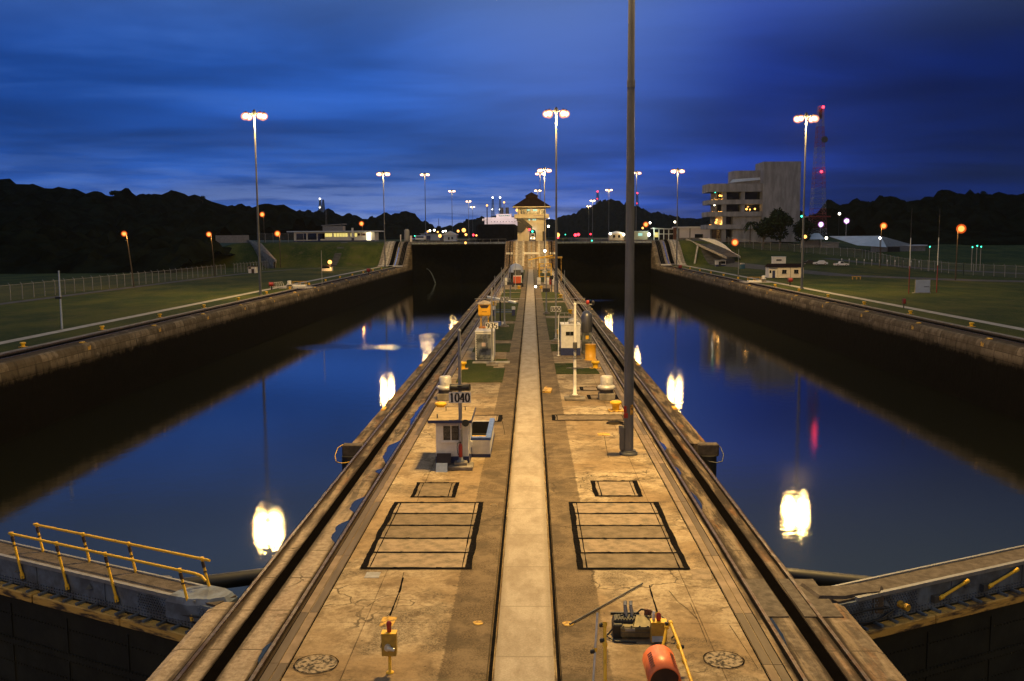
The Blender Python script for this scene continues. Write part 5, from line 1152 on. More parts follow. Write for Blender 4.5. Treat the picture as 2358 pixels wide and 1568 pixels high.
archwall(wall, 0, 9); archwall(wall, 9, 9.01)
wall.add([(-hw, 0, 0), (-hw, 9, 0), (-hw, 9, 10.6), (-hw, 0, 10.6), (hw, 0, 0), (hw, 9, 0), (hw, 9, 10.6), (hw, 0, 10.6)], [(0, 1, 2, 3), (4, 7, 6, 5), (3, 2, 6, 7)])
wall.build('wall', M['cream'], ct)
b = MB(); b.box(-6.1, 6.1, -1.3, 10.3, 8.0, 8.3); b.box(-6.1, 6.1, -1.3, -1.15, 8.3, 9.4); b.box(-6.1, -5.95, -1.15, 10.3, 8.3, 9.4); b.box(5.95, 6.1, -1.15, 10.3, 8.3, 9.4); b.build('balcony', M['cream'], ct)
b = MB()
for i in range(12):
    x_ = 0.6+i*.34; h_ = (.22, .3, .18, .28)[i % 4]; b.box(x_, x_+.16, -1.33, -1.305, 8.75, 8.75+h_)
b.build('banner_marking', mat('banner_ink', (.10, .05, .22), .6), ct)
b = MB(); b.box(-4.7, 4.7, .6, 8.4, 10.6, 11.7)
for x0, x1 in ((-4.9, -3.9), (-2.4, -1.95), (2.3, 3.0), (4.5, 4.95)): b.box(x0, x1, -.05, .6, 8.3, 11.7)
b.build('upper_wall', M['cream'], ct)
for i, (x0, x1, z0, z1, m_) in enumerate(((-3.9, -2.4, 9.5, 11.2, 'glass'), (-1.95, .0, 9.6, 11.2, 'glass'), (.0, 2.3, 9.6, 11.2, 'glass'), (3.0, 4.5, 9.5, 11.2, 'glass'))):
    w_ = MB().box(x0, x1, -.02, .05, z0, z1).build('window', M[m_], ct); MB().box((x0+x1)/2-.05, (x0+x1)/2+.05, -.06, -.02, z0, z1).box(x0, x1, -.06, -.02, z0-.1, z0).build('window_frame', M['cream'], w_)
for x0, x1, z0, z1 in ((-1.6, -.6, 10.6, 11.1), (.5, 1.9, 10.5, 11.1)): MB().box(x0, x1, -.07, -.065, z0, z1).build('lit_ceiling', M['tube'], ct)
for x0 in (-3.4, -1.1, .3, 1.0):
    w_ = MB().box(x0, x0+.55, -.03, -.01, 7.2, 7.75).build('window', M['tube'], ct)
rf = MB(); E = 6.7
rf.add([(-E, -2, 12.1), (E, -2, 12.1), (E, 11, 12.1), (-E, 11, 12.1), (-2.2, 2.6, 15.1), (2.2, 2.6, 15.1), (2.2, 6.4, 15.1), (-2.2, 6.4, 15.1)], [(0, 1, 5, 4), (1, 2, 6, 5), (2, 3, 7, 6), (3, 0, 4, 7)])
rf.box(-2.1, 2.1, 2.7, 6.3, 15.0, 15.9); rf.add([(-2.4, 2.4, 15.9), (2.4, 2.4, 15.9), (2.4, 6.6, 15.9), (-2.4, 6.6, 15.9), (0, 4.5, 17.3)], [(0, 1, 4), (1, 2, 4), (2, 3, 4), (3, 0, 4), (0, 3, 2, 1)])
rf = rf.build('roof', M['roof'], ct); MB().box(-E+.1, E-.1, -1.9, 10.9, 11.75, 12.09).build('eave', M['cream'], rf)
sc = MB()
for i in range(13): sc.box(-4.9+i*.38, -4.45+i*.38, -1.0, -.02, 7.9-i*.33-.08, 7.9-i*.33)
sc.add([(-5.3, -1.05, 8.9), (-4.4, -1.05, 8.9), (.2, -1.05, 5.2), (.2, -1.05, 4.0), (-4.4, -1.05, 7.0), (-5.3, -1.05, 7.0)], [(0, 1, 2, 3, 4, 5)])
sc.add([(-5.0, -.9, 7.0), (-1.9, -.9, 5.8), (-1.9, -.9, 4.5), (-3.6, -.9, 3.0), (-5.0, -.9, 3.2)], [(0, 1, 2, 3, 4)]); sc.build('stair', M['black'], ct)
MB().box(3.8, 4.7, -.8, -.02, 0, 3.4).build('side_door', M['bark'], ct)
point('facade_fill', ct, (2, -9, 9), 500, SOD, .4)  # unseen lamp added to brighten the tower front
for px, py, m_, l in ((1219.5, 528.5, 'rlens', 'red signal lamp inside the tower arch'), (1226, 533, 'glens', 'green signal lamp inside the tower arch')): small_lamp(px, py, 337, .34, m_, l, ZU)
lo = thing('tow_locomotive', 'grey towing locomotive under the arch of the control tower', 'locomotive', (.5, 335.2, ZU))
MB().bev(-.9, .9, 0, 5, .4, 1.3, .1).build('chassis', M['alu'], lo); MB().bev(-.75, .75, .6, 2.2, 1.3, 2.7, .1).build('cab', M['shipw'], lo); MB().box(-.6, .6, .57, .6, 1.7, 2.4).build('window', M['glass'], lo)
for x_ in (-.6, .6): MB().ball((x_, -.05, 1.0), .14, 8).build('headlamp', M['wlens'], lo)
point('arch_light', lo, (0, 2, 3.6), 120, (.8, .85, 1), .3)
# ================================================================== ship
sp_ = thing('cargo_ship', 'dark hulled cargo ship with white superstructure in the left upper chamber', 'ship', (-25.4, 700, 6.2))
def hullring(z, k): return [(14.8*k*s*min(1, f), y, z) for s, f, y in ((1, .12, -14), (1, .55, -9), (1, .85, -2), (1, 1, 10), (1, 1, 150), (-1, 1, 150), (-1, 1, 10), (-1, .85, -2), (-1, .55, -9), (-1, .12, -14))]
vs = hullring(-1, .93)+hullring(2, 1)+hullring(10.2, 1.05)+[(x, y, 11.0+(1.6 if y < 0 else 0)) for x, y, z in hullring(0, 1.06)]; n = 10
MB().add(vs, [(k*n+i, k*n+(i+1) % n, (k+1)*n+(i+1) % n, (k+1)*n+i) for k in range(3) for i in range(n)]+[tuple(range(3*n, 4*n))]).build('hull', M['hull'], sp_)
dk = [(14.6*math.cos(R(180*i/14)), 8.6+3.6*math.sin(R(180*i/14))) for i in range(15)]; MB().add([(x_, y_, z_) for y_ in (10, 88) for x_, z_ in dk], [tuple(range(15)), tuple(range(29, 14, -1))]+[(i, 15+i, 16+i, i+1) for i in range(14)]).build('deck_cargo', M['hull'], sp_)
MB().box(-13.9, 13.9, 10, 149, 1.0, 1.9).build('waterline_band', M['redhull'], sp_)
b = MB(); b.box(-13, 14.8, 90, 120, 11, 19.5); b.box(-3.5, 9, 92, 116, 19.5, 22.2); b.box(-15.5, 16.5, 100, 106, 16.8, 18.6); b.build('superstructure', M['shipw'], sp_)
b = MB()
for i in range(9): b.box(-7.5+i*2.4, -6.9+i*2.4, 89.9, 90, 15.6, 16.2)
b.box(-1.2, 7.5, 91.9, 92, 20.4, 21.1); b.build('windows', M['glass'], sp_)
for x_ in (.6, 5.2): MB().lathe([(1.55, 21.5), (1.4, 28)], x_, 108, 0, 14).build('funnel', M['black'], sp_)
MB().cyl((2.9, 100, 22), (2.9, 100, 33), .35, .2, 8).build('mast', M['dgrey'], sp_); MB().ball((2.9, 99, 32), .8, 10).build('masthead_lamp', M['olens'], sp_)
b = MB(); b.cyl((-7, 6, 11), (-7, 6, 27.5), .45, .3, 8); b.build('foremast', M['dgrey'], sp_); MB().ball((-7, 5, 26.5), .75, 10).build('foremast_lamp', M['olens'], sp_)
for i in range(5): MB().box(-.6+i*1.7, .3+i*1.7, 91.8, 91.9, 20.7, 21.1).build('bridge_light', M['tube'], sp_)
point('ship_fill', sp_, (0, 60, 36), 60000, (1, .78, .72), 1)  # unseen lamp added above the ship to brighten its superstructure
# ================================================================== left bank buildings
lb = thing('building', 'long low white building with yellow lit windows on the left bank', 'building', (-82.5, 400, ZU))
b = MB(); b.box(-17, 17, 0, 10, .5, 4.0); b.build('wall', M['white'], lb); MB().box(-17.1, 17.1, -.1, 10.1, -.5, .5).build('base', M['blue'], lb)
MB().box(-19.5, 19.5, -2.2, 11.5, 4.02, 4.45).build('roof', M['metroof'], lb)
b = MB(); b.box(-5.5, 3, 3, 9, 4.46, 6.6); b.build('roof_block', M['shed'], lb)
MB().add([(-6, 2.5, 6.9), (3.6, 2.5, 7.5), (3.6, 9.3, 7.5), (-6, 9.3, 6.9), (-6, 2.5, 6.6), (3.6, 2.5, 7.2), (3.6, 9.3, 7.2), (-6, 9.3, 6.6)], [(0, 1, 2, 3), (4, 7, 6, 5), (0, 4, 5, 1), (1, 5, 6, 2), (3, 7, 4, 0), (2, 6, 7, 3)]).build('block_roof', M['shed'], lb)
for x0, x1 in ((-16, -11.8), (-11.2, -7.4), (-6.2, -4.0), (-5.2, -4.0)): MB().box(x0, x1, -.06, -.01, 1.1 if x1 > -7 else .8, 3.5).build('window', M['glass'], lb)
for i, x0 in enumerate((-3.9, -2.9, -1.9, -.2, 1.0, 2.2, 3.4, 4.6, 6.9, 8.6)):
    w_ = MB().box(x0, x0+.95, -.05, -.01, 2.0, 3.5).build('window', M['win'], lb); MB().box(x0+.44, x0+.50, -.09, -.05, 2.0, 3.5).build('window_frame', M['white'], w_)
for x0 in (-7, 7.2): MB().box(x0, x0+1.1, -.06, -.01, .5, 3.4).build('door', M['blue'], lb)
for x0, x1 in ((9.8, 10.9), (11.2, 13.2)): MB().box(x0, x1, -.05, -.01, 2.4, 3.4).build('window', M['glass'], lb)
pc = MB().box(13.6, 15.4, -.12, -.01, .5, 3.6).build('lit_porch', M['winw'], lb)
point('porch_light', lb, (14.6, -1.4, 3.3), 140, (1, .8, .45), .3)
k = thing('sign_board', 'tall narrow white board standing before the long white building', 'sign board', (-73.5, 393, ZU)); MB().bev(-.4, .4, -.1, .1, 1.6, 5.6, .03).build('panel', M['white'], k); MB().box(-.15, .15, -.08, .08, 0, 1.6).build('post', M['dgrey'], k)
am = thing('radio_mast', 'thin lattice mast on the roof block of the long white building', 'radio mast', (-86.8, 405, ZU+6.8)); MB().box(-.25, -.17, 0, .1, 0, 7).box(.17, .25, 0, .1, 0, 7).box(-.25, .25, .02, .08, 3, 3.1).box(-.25, .25, .02, .08, 5, 5.1).build('mast', M['shed'], am)
def hut(loc, w_, d_, h_, label, m_='white', roofm='roof', wins=(), door=None, name='hut', over=.3, band=None, cat='hut'):
    t = thing(name, label, cat, loc)
    MB().box(-w_/2, w_/2, 0, d_, 0, h_).build('wall', M[m_], t); MB().bev(-w_/2-over, w_/2+over, -over, d_+over, h_+.01, h_+.2, .03).build('roof', M[roofm], t)
    for x0, x1, z0, z1 in wins:
        q_ = MB().box(x0, x1, -.04, -.005, z0, z1).build('window', M['glass'], t); MB().box(x0-.06, x1+.06, -.08, -.041, z0-.1, z0-.02).build('window_frame', M[m_], q_)
    if door: MB().box(door[0], door[1], -.05, -.006, 0, door[2]).build('door', M['brown'], t)
    if band: MB().box(-w_/2-.02, w_/2+.02, -.02, d_+.02, 0, band).build('base_band', M['blue'], t)
    return t
hut(at(580.5, 629), 2.6, 2.4, 2.3, 'white hut with dark doorway by the left fence gate', door=(-.2, .75, 1.5), wins=((-1.2, -.35, 1.5, 2.1),))
kk = hut(at(751.6, 624), 4.4, 3.2, 2.0, 'white kiosk with flat roof and open dark counter on the left lawn', wins=((-1.9, 1.5, 1.1, 1.9),), over=.9)
MB().bev(-2.25, -2.05, -.05, .15, 0, 2.0, .02).build('corner_post', M['dgrey'], kk)
small_lamp(759.5, 603.5, 279.5, .62, 'olens', 'orange lamp on the corner of the left kiosk roof', 2.3, 'lamp', False); point('kiosk_light', kk, (1.2, -1.2, 2.4), 500, (1, .5, .14), .3)
k = thing('thin_post', 'thin white flag post before the left kiosk', 'post', at(742, 656), 0); MB().cyl((0, 0, 0), (0, 0, 7.2), .07, .05, 8).build('post', M['grey'], k); MB().lathe([(.2, 0), (.2, .3)], n=8).build('foot', M['dgrey'], k)
k = thing('post', 'grey post with a dark box beside the left footpath', 'post', at(143, 757)); MB().cyl((0, 0, 0), (0, 0, 6.4), .11, .08, 8).build('pole', M['pblue'], k); MB().bev(-.5, .1, -.2, .2, 3.3, 3.55, .03).build('box', M['black'], k)
# fences
def fence(pts, h, label, step=3.0, zf=ground_z, mm='fence'):
    f = thing('chain_link_fence', label, 'fence', (pts[0][0], pts[0][1], zf(*pts[0]))); o = Vector(f.location); b = MB(); r_ = MB()
    for a, c2 in zip(pts[:-1], pts[1:]):
        L = math.hypot(c2[0]-a[0], c2[1]-a[1]); n = max(1, int(L/step)); pr = None
        for i in range(n+1):
            x_ = a[0]+(c2[0]-a[0])*i/n; y_ = a[1]+(c2[1]-a[1])*i/n; p = Vector((x_, y_, zf(x_, y_)))-o
            MB().box(p.x-.045, p.x+.045, p.y-.045, p.y+.045, p.z-.1, p.z+h).seg((p.x, p.y, p.z+h), (p.x-.3, p.y, p.z+h+.35), .06, .06).build('fence_post', M['grey'], f)
            if pr is not None: b.add([(pr.x, pr.y, pr.z+.05), (p.x, p.y, p.z+.05), (p.x, p.y, p.z+h), (pr.x, pr.y, pr.z+h)], [(0, 1, 2, 3)]); r_.seg((pr.x, pr.y, pr.z+h), (p.x, p.y, p.z+h), .05, .05)
            pr = p
    b.build('mesh_panel', M[mm], f); r_.build('top_rail', M['grey'], f); return f
fence([(-84.5, 120), (-84.5, 262)], 2.5, 'long chain link fence along the left edge of the lawn', 3.6)
fence([(-84.5, 270), (-84, 303)], 2.5, 'short chain link fence by the left hut', 3.0)
fence([(-101, 352), (-84, 352)], 3.2, 'chain link fence on top of the left grass bank', 2.6)
fence([(160, 168), (110.5, 205), (104, 232), (101, 262), (103, 300)], 2.6, 'long chain link fence climbing behind the right road', 3.2)
fence([(103, 300), (88, 330), (70, 342)], 2.6, 'chain link fence at the top of the right bank', 3.0)
rw = thing('retaining_wall', 'sloping concrete wing wall at the left end of the grass bank', 'retaining wall', (-101, 341, 0))
MB().add([(0, 0, 0), (0, 0, 9.3), (7, -9, 8.0), (17.5, -29, 2.6), (17.5, -31, 2.2), (17.5, -31, 0), (-.5, -.2, 0), (-.5, -.2, 9.3), (6.5, -9.2, 8.0), (17, -29.2, 2.6), (17, -31.2, 2.2), (17, -31.2, 0)], [(6, 7, 8, 9, 10, 11), (0, 5, 4, 3, 2, 1), (1, 2, 8, 7), (2, 3, 9, 8), (3, 4, 10, 9)]).build('wall', M['concd'], rw)
MB().box(-12, 0, -.2, 0, 8.2, 10.9).build('panel_fence', M['shed'], rw)
# gangway, vents and hose boxes by the footpaths
def gangway(loc, label, rz=0):
    g = thing('gangway', label, 'gangway', loc, rz, 'folded gangways beside the footpaths'); b = MB()
    for s_ in (-.5, .5):
        b.seg((-2.8, s_, .25), (2.8, s_, .25), .12, .12); b.seg((-2.6, s_, 1.75), (1.6, s_, 2.0), .08, .08)
        for i in range(7): b.seg((-2.8+i*.8, s_, .25), (-2.5+i*.7, s_, 1.8), .07, .07); b.seg((-2.0+i*.7, s_, .25), (-2.4+i*.7, s_, 1.75), .05, .05)
    b.build('truss', M['alu'], g); MB().box(-2.8, 2.8, -.5, .5, .18, .24).build('deck', M['grey'], g); return g
gangway(at(640, 662), 'white lattice gangway folded on the left footpath', R(18))
for px, py, l, sc_ in ((666.8, 664, 'white round ventilator beside the left gangway', 1.05), (1758, 650, 'white ventilator in the railed enclosure on the right bank', 1.0)):
    dup(v0, at(px, py), l, scale=sc_)
for px, py, l in ((690, 660, 'low white railed pit cover beside the left ventilator'), (1737, 650, 'low white railed pit cover on the right bank')):
    k = thing('pit_cover', l, 'pit cover', at(px, py)); MB().bev(-1.9, 1.9, -1, 1, 0, .55, .08).build('cover', M['white'], k); b = MB()
    for x_ in (-1.8, 0, 1.8): b.box(x_-.05, x_+.05, -.95, -.85, .5, 1.5); b.box(x_-.05, x_+.05, .85, .95, .5, 1.5)
    b.box(-1.85, 1.85, -.93, -.87, 1.45, 1.52); b.box(-1.85, 1.85, .87, .93, 1.45, 1.52); b.build('guardrail', M['yeld'], k)
def slab(px, py, w_, d_, l):
    p = at(px, py); tag(MB().box(-w_/2, w_/2, 0, d_, -.05, .05).build('slab', M['path'], None, p), kind='structure')
slab(677, 664, 6, 6, ''); slab(1750, 651, 6, 6, '')
def hydrant(loc, label, s=1.):
    k = thing('hose_reel', label, 'hose reel', loc, 0, 'red hose reels on short stands'); k.scale = (s,)*3
    MB().bev(-.10, .10, -.1, .1, 0, .7, .02).build('stand', M['black'], k); MB().cyl((-.32, 0, .95), (.32, 0, .95), .36, .36, 16).build('drum', M['red'], k); b = MB(); b.cyl((-.40, 0, .95), (-.32, 0, .95), .42, .42, 16); b.cyl((.32, 0, .95), (.40, 0, .95), .42, .42, 16); b.build('flange', mat('dark_red', (.12, .02, .02), .5), k); return k
h0 = hydrant(at(626, 668), 'red hose reel before the left gangway', 1.15)
for px, py, l, s in ((849, 632, 'dark red hose reel on the left footpath near the incline', 1.25), (1566, 623, 'dark red hose reel at the foot of the right incline', 1.25), (1819, 657, 'red hose reel beside the white portable office', 1.1), (2081, 709, 'slim dark red hose reel on the right footpath', (.45, .6, .95))): dup(h0, at(px, py), l, scale=s)
# ================================================================== right bank
po = thing('portable_office', 'cream portable office with brown roof on the right lawn', 'portable office', at(1790, 640.5))
MB().box(0, 7.4, 0, 4.5, .1, 3.1).build('wall', M['office'], po); MB().add([(-2.6, -.3, 3.1), (7.6, -.4, 3.1), (7.6, 4.9, 3.1), (-2.6, 4.9, 3.1), (-2.4, 2.3, 4.1), (7.6, 2.3, 4.1)], [(0, 1, 5, 4), (2, 3, 4, 5), (1, 2, 5), (3, 0, 4)]).build('roof', M['roof'], po)
MB().box(-2.3, 0, .6, 4.5, .1, 3.1).build('porch_wall', M['white'], po); MB().box(-1.3, -.5, .55, .59, .1, 2.2).build('door', M['blue'], po); MB().box(-2.1, -1.6, .55, .59, 1.4, 2.2).build('window', M['glass'], po)
for x0 in (1.3, 4.7):
    q_ = MB().box(x0, x0+1.25, -.04, -.005, 1.35, 2.4).build('window', M['glass'], po); MB().box(x0+.58, x0+.66, -.06, -.04, 1.35, 2.4).box(x0-.1, x0+1.35, -.1, -.041, 1.18, 1.3).build('window_frame', M['dgrey'], q_)
MB().box(3.62, 3.72, -.04, .0, .1, 3.1).build('wall_joint', M['dgrey'], po)
hut(at(1800, 632)+Vector((1, 6, 0)), 4.2, 3, 5.6, 'tall white hut behind the roof of the portable office', 'white', 'white', ((-1.2, .6, 4.4, 4.9),), over=.1)
kk = hut(at(1660, 614), 4.2, 3, 2.7, 'blue and white kiosk with dark openings under the right chute', 'white', 'shed', ((-.2, 1.9, 1.2, 2.4),), over=.5, band=.9)
MB().box(-1.0, .2, -.06, -.045, .2, 2.3).build('door', M['black'], kk)
k = thing('tank', 'teal water tank with pale lid on the right lawn', 'tank', at(1709, 620)); MB().lathe([(1.15, 0), (1.15, 2.0), (1.0, 2.1)], n=20).build('body', M['teal'], k); MB().lathe([(1.05, 2.1), (.95, 2.45), (.3, 2.6)], n=20).build('lid', M['cream'], k)
k = thing('thin_post', 'thin pale post right of the teal tank', 'post', at(1700, 635), 0); MB().cyl((0, 0, 0), (0, 0, 6.5), .08, .06, 8).build('post', M['grey'], k); MB().lathe([(.2, 0), (.2, .3)], n=8).build('foot', M['dgrey'], k)
# road chute down the right bank: parapet wall and pale slope
ch = thing('ramp_wall', 'dark asphalt ramp with pale concrete parapet descending the right bank', 'ramp', (56.2, 341, 0))
def RZ(t): return ZU*(1-sst(0, 1, t))
vs = []; vw = []; vp = []
for i in range(13):
    t = i/12; x_ = 1.0+t*9.0; y_ = -26*t; z = ZU+.3-t*6.0
    vs += [(x_-2.2, y_, z), (x_+2.6+1.2*math.sin(t*3), y_+3, z+.3)]
    vw += [(x_-2.35, y_-.15, z-.35), (x_-2.35, y_-.15, z+.35), (x_-2.1, y_, z+.35), (x_-2.1, y_, z-.35)]
    hh = 1.5*math.sin(math.pi*min(1, t*1.35)) if t < .74 else 0
    vp += [(x_+2.6+1.2*math.sin(t*3), y_+3, z-.3), (x_+2.6+1.2*math.sin(t*3), y_+3, z+.35+hh), (x_+2.9+1.2*math.sin(t*3), y_+3.2, z+.35+hh), (x_+2.9+1.2*math.sin(t*3), y_+3.2, z-.3)]
MB().add(vs, [(2*i, 2*i+1, 2*i+3, 2*i+2) for i in range(12)]).build('roadway', M['asph'], ch)
def loft4(v, nm, m_):
    b = MB(); fs = [(4*i+k, 4*i+(k+1) % 4, 4*i+4+(k+1) % 4, 4*i+4+k) for i in range(12) for k in range(4)]; b.add(v, fs).build(nm, M[m_], ch)
loft4(vw, 'near_parapet', 'conc'); loft4(vp, 'far_parapet', 'white')
b = MB(); b.seg((1.4, -8.5, 6.4), (-1.6, -20, .2), .5, .5); b.build('drain_kerb', M['conc'], ch)
b = MB(); b.box(6.2, 9.6, -30, -25, 0, 2.2); b.build('end_block', M['asph'], ch)
# cars
def car(loc, rz, label, pickup=False, dark=False):
    c_ = thing('parked_car', label, 'car', loc, rz, 'cars parked behind the portable office'); m_ = M['black'] if dark else M['carw']
    L = 2.3; pr = [(-L, .35), (L, .35), (L, .75), (1.9, .95), (.9, 1.0), (.25, 1.55), (-1.0 if not pickup else -.55, 1.58), (-1.7 if not pickup else -.75, 1.0), (-L, .95)]
    n = len(pr); vs = [(x_, y_, z) for y_ in (-.85, .85) for x_, z in pr]
    MB().add(vs, [tuple(range(n)), tuple(range(2*n-1, n-1, -1))]+[(i, n+i, n+(i+1) % n, (i+1) % n) for i in range(n)]).build('body', m_, c_)
    MB().add([(.75, -.87, 1.02), (.22, -.87, 1.48), (-.5, -.87, 1.5), (-.62, -.87, 1.02)], [(0, 1, 2, 3)]).build('side_window', M['glass'], c_)
    if not pickup: MB().add([(-.72, -.87, 1.02), (-.6, -.87, 1.5), (-1.0, -.87, 1.48), (-1.5, -.87, 1.02)], [(0, 1, 2, 3)]).build('side_window', M['glass'], c_)
    for x_ in (-1.4, 1.4):
        for y_ in (-.8, .8):
            w_ = MB().cyl((x_, y_-.12, .34), (x_, y_+.12, .34), .34, .34, 14).build('wheel', M['tyre'], c_); MB().cyl((x_, y_-.13, .34), (x_, y_+.13, .34), .19, .19, 10).build('rim', M['alu'], w_)
    for y_ in (-.6, .6): MB().box(L-.05, L+.03, y_-.2, y_+.2, .68, .82).build('headlight', M['white'], c_)
    MB().box(-L-.02, -L+.05, -.75, .75, .7, .85).build('tail_light', M['red'], c_)
    return c_
car(gp(1889, 610), R(176), 'white estate car parked on the right, left one of the white pair')
car(gp(1937, 613), R(4), 'white pickup truck parked right of the white estate car', True)
car(gp(1862, 609), R(176), 'dark car parked left of the white estate car', False, True)
posts = None
for i in range(11):
    x_, y_ = 89+i*1.72, 276-i*1.2; p = Vector((x_, y_, ground_z(x_, y_))); l = f'white marker post behind the parked cars, {ORD[i]} from the left of the row'
    if posts is None:
        posts = thing('marker_post', l, 'marker post', p, 0, 'white marker posts behind the parked cars'); MB().lathe([(.09, 0), (.08, 1.75), (.03, 1.8)], n=8).build('post', M['grey'], posts); MB().lathe([(.12, 1.3), (.12, 1.75)], n=8).build('reflector', M['white'], posts)
    else: dup(posts, p, l)
tb = thing('table', 'yellow wooden table on the right lawn beside the road', 'table', gp(1972, 643)); MB().box(-1.9, 1.9, -.6, .6, 1.05, 1.25).build('top', M['yeld'], tb)
for x_ in (-1.6, 0.1, 1.6): MB().box(x_-.1, x_+.1, -.4, .4, 0, 1.05).build('leg', M['yeld'], tb)
wb = thing('notice_board', 'large pale grey panel board between two striped poles on the right lawn', 'board', gp(2124, 675)); MB().bev(-1.75, 1.75, -.1, .1, .15, 3.25, .03).build('panel', M['metroof'], wb); MB().box(-1.85, -1.75, -.12, .12, 0, 3.3).box(1.75, 1.85, -.12, .12, 0, 3.3).build('posts', M['conc'], wb); MB().box(.3, 1.6, -.13, -.101, 1.5, 1.62).build('mark', M['glass'], wb); MB().box(-2.4, 1.9, -.4, .4, 0, .15).build('base', M['conc'], wb)
for px, py, l in ((2092.5, 677, 'tall pole, red below and white above, left of the grey board'), (2156.5, 674, 'tall pole, red below and white above, right of the grey board')):
    p = gp(px, py); k = thing('striped_pole', l, 'pole', p, 0, 'tall striped poles on the right lawn'); MB().cyl((0, 0, 0), (0, 0, 4.6), .08, .07, 8).build('lower_section', M['redw'], k); MB().cyl((0, 0, 4.6), (0, 0, 9.2), .07, .06, 8).build('upper_section', M['white'], k); MB().cyl((0, 0, 9.2), (0, 0, 14), .05, .03, 8).build('tip_section', M['black'], k)
# visitor building
X0 = atY(1628, 540, 372).x; X1 = atY(1751, 540, 372).x; X2 = atY(1835, 540, 372).x
vb = thing('visitor_building', 'concrete visitor building with open balconies and a blank square tower', 'building', (X0, 372, ZU)); WL = X1-X0; WT = X2-X0
zz_ = lambda py, Yd=372: atY(1700, py, Yd).z-ZU
def slabpoly(x0, x1, y0, y1, r): return [(x0+r, y0), (x1, y0), (x1, y1), (x0, y1), (x0, y0+r), (x0+r*.3, y0+r*.3)]
b = MB(); b.box(WL-.2, WT, -3.5, 10, -1, zz_(374)); b.build('tower', M['concb'], vb)
for (pa, pb_, xo) in ((423, 442, 0), (460, 470.5, .2), (487.5, 498.5, -.1), (517, 527.5, -.4)):
    MB().ext(slabpoly(xo, WL-.2, -2.2, 12, 2.2), zz_(pb_), zz_(pa)).build('parapet', M['concb'], vb)
b = MB(); b.box(3.4, WL-.2, 1.5, 12, -1, zz_(424)); b.build('core_wall', M['concd'], vb)
for (x0, x1) in ((5.6, 7.0), (12.6, 14.0)): MB().box(x0, x1, -1.4, 1.4, -1, zz_(430)).build('column', M['concb'], vb)
MB().box(9.6, WL-.2, -1.2, 1.4, -1, zz_(498)).build('stair_wall', M['concb'], vb)
for x0, x1, pa, pb_ in ((4.0, 5.5, 442, 459), (7.1, 12.5, 443, 459.5), (14.1, WL-.3, 443, 459.5), (7.1, 12.5, 471, 487), (14.1, WL-.3, 471, 487), (4.0, 5.5, 471, 487), (6.2, 9.4, 499, 516), (2.0, 5.4, 528, 548), (7.4, 9.4, 528, 548)):
    MB().box(x0, x1, 1.3, 1.48, zz_(pb_), zz_(pa)).build('window', M['glass'], vb)
b = MB(); b.ext(slabpoly(10.2, WL, 2, 12, 2.4), zz_(421), zz_(392)); b.build('penthouse', M['concb'], vb); MB().add([(8.5, 1, zz_(420)), (WL, 1, zz_(414)), (WL, 1.3, zz_(418)), (10, 2, zz_(412)), (WL, 2, zz_(408))], [(0, 1, 4, 3)]).build('skylight', M['metroof'], vb)
b = MB(); rnd = random.Random(9)
for pa, n_ in ((457, 12), (486, 12), (515, 10)):
    for i in range(30): x_ = .3+i*.30; b.box(x_, x_+.04, -1.9, -1.86, zz_(pa+3), zz_(pa+3)+1.0)
b.build('balcony_bars', M['dgrey'], vb)
for i, (x_, py, m_, r_, Yo) in enumerate(((8.0-3.2, 450, 'warm', .38, .6), (5.6, 450.5, 'warm', .34, .6), (15.2, 481.5, 'warm', .40, .8), (16.5, 482.5, 'warm', .28, .8), (18.4, 481, 'warm', .36, .8), (2.9, 442.5, 'glens', .22, 0), (2.7, 472, 'wlens', .25, 0), (5.3, 516, 'warm', .34, .6), (6.0, 516.5, 'warm', .26, .6), (6.5, 516, 'warm', .24, .6), (3.4, 512, 'olens', .55, .2), (3.7, 506, 'olens', .42, .2))):
    MB().ball((x_, Yo, zz_(py)), r_, 8).build('balcony_lamp', M[m_], vb)
for k_ in range(34):
    py = rnd.choice((489.5, 490, 489, 519.5, 461)); x_ = rnd.uniform(.4, 5.4) if py != 489 else rnd.uniform(13, 19); MB().ball((x_, -1.9 if py != 489 else .5, zz_(py-2+rnd.uniform(-1, 1))), .09, 6).build('fairy_light', M['warm'], vb)
point('balcony_light', vb, (5, .3, zz_(512)), 300, (1, .5, .12), .3); point('balcony_light', vb, (16, .5, zz_(476)), 150, (1, .5, .12), .3)
# hall beside it
XA = atY(1562, 540, 400).x; XB = atY(1635, 540, 400).x
hl = thing('hall', 'long pale hall with white roof edge left of the visitor building', 'building', (XA, 400, ZU)); MB().box(0, XB-XA, 0, 14, -1, 4.6).build('wall', M['shipw'], hl); MB().box(-.6, XB-XA, -.7, 14, 4.62, 5.3).build('roof', M['white'], hl)
MB().box(4.6, 5.0, -.1, 0, 0, 4.6).box(-.1, .4, -.12, 0, 0, 4.6).build('pilaster', M['concd'], hl); MB().box(6.8, 10.2, -.1, -.01, 0, 2.2).build('door', M['glass'], hl); MB().box(.2, 12, -.8, -.5, -.3, .7).build('low_wall', M['concd'], hl); MB().box(-2.2, -.9, -1, 0, -.3, 5.0).build('brick_pier', mat('brick_red', (.16, .06, .03), .8), hl)
XA = atY(1506, 540, 402).x; XB = atY(1551, 540, 402).x
gp_ = thing('pavilion', 'glazed pavilion with white posts and sloping roof lit from inside', 'building', (XA, 402, ZU)); W_ = XB-XA
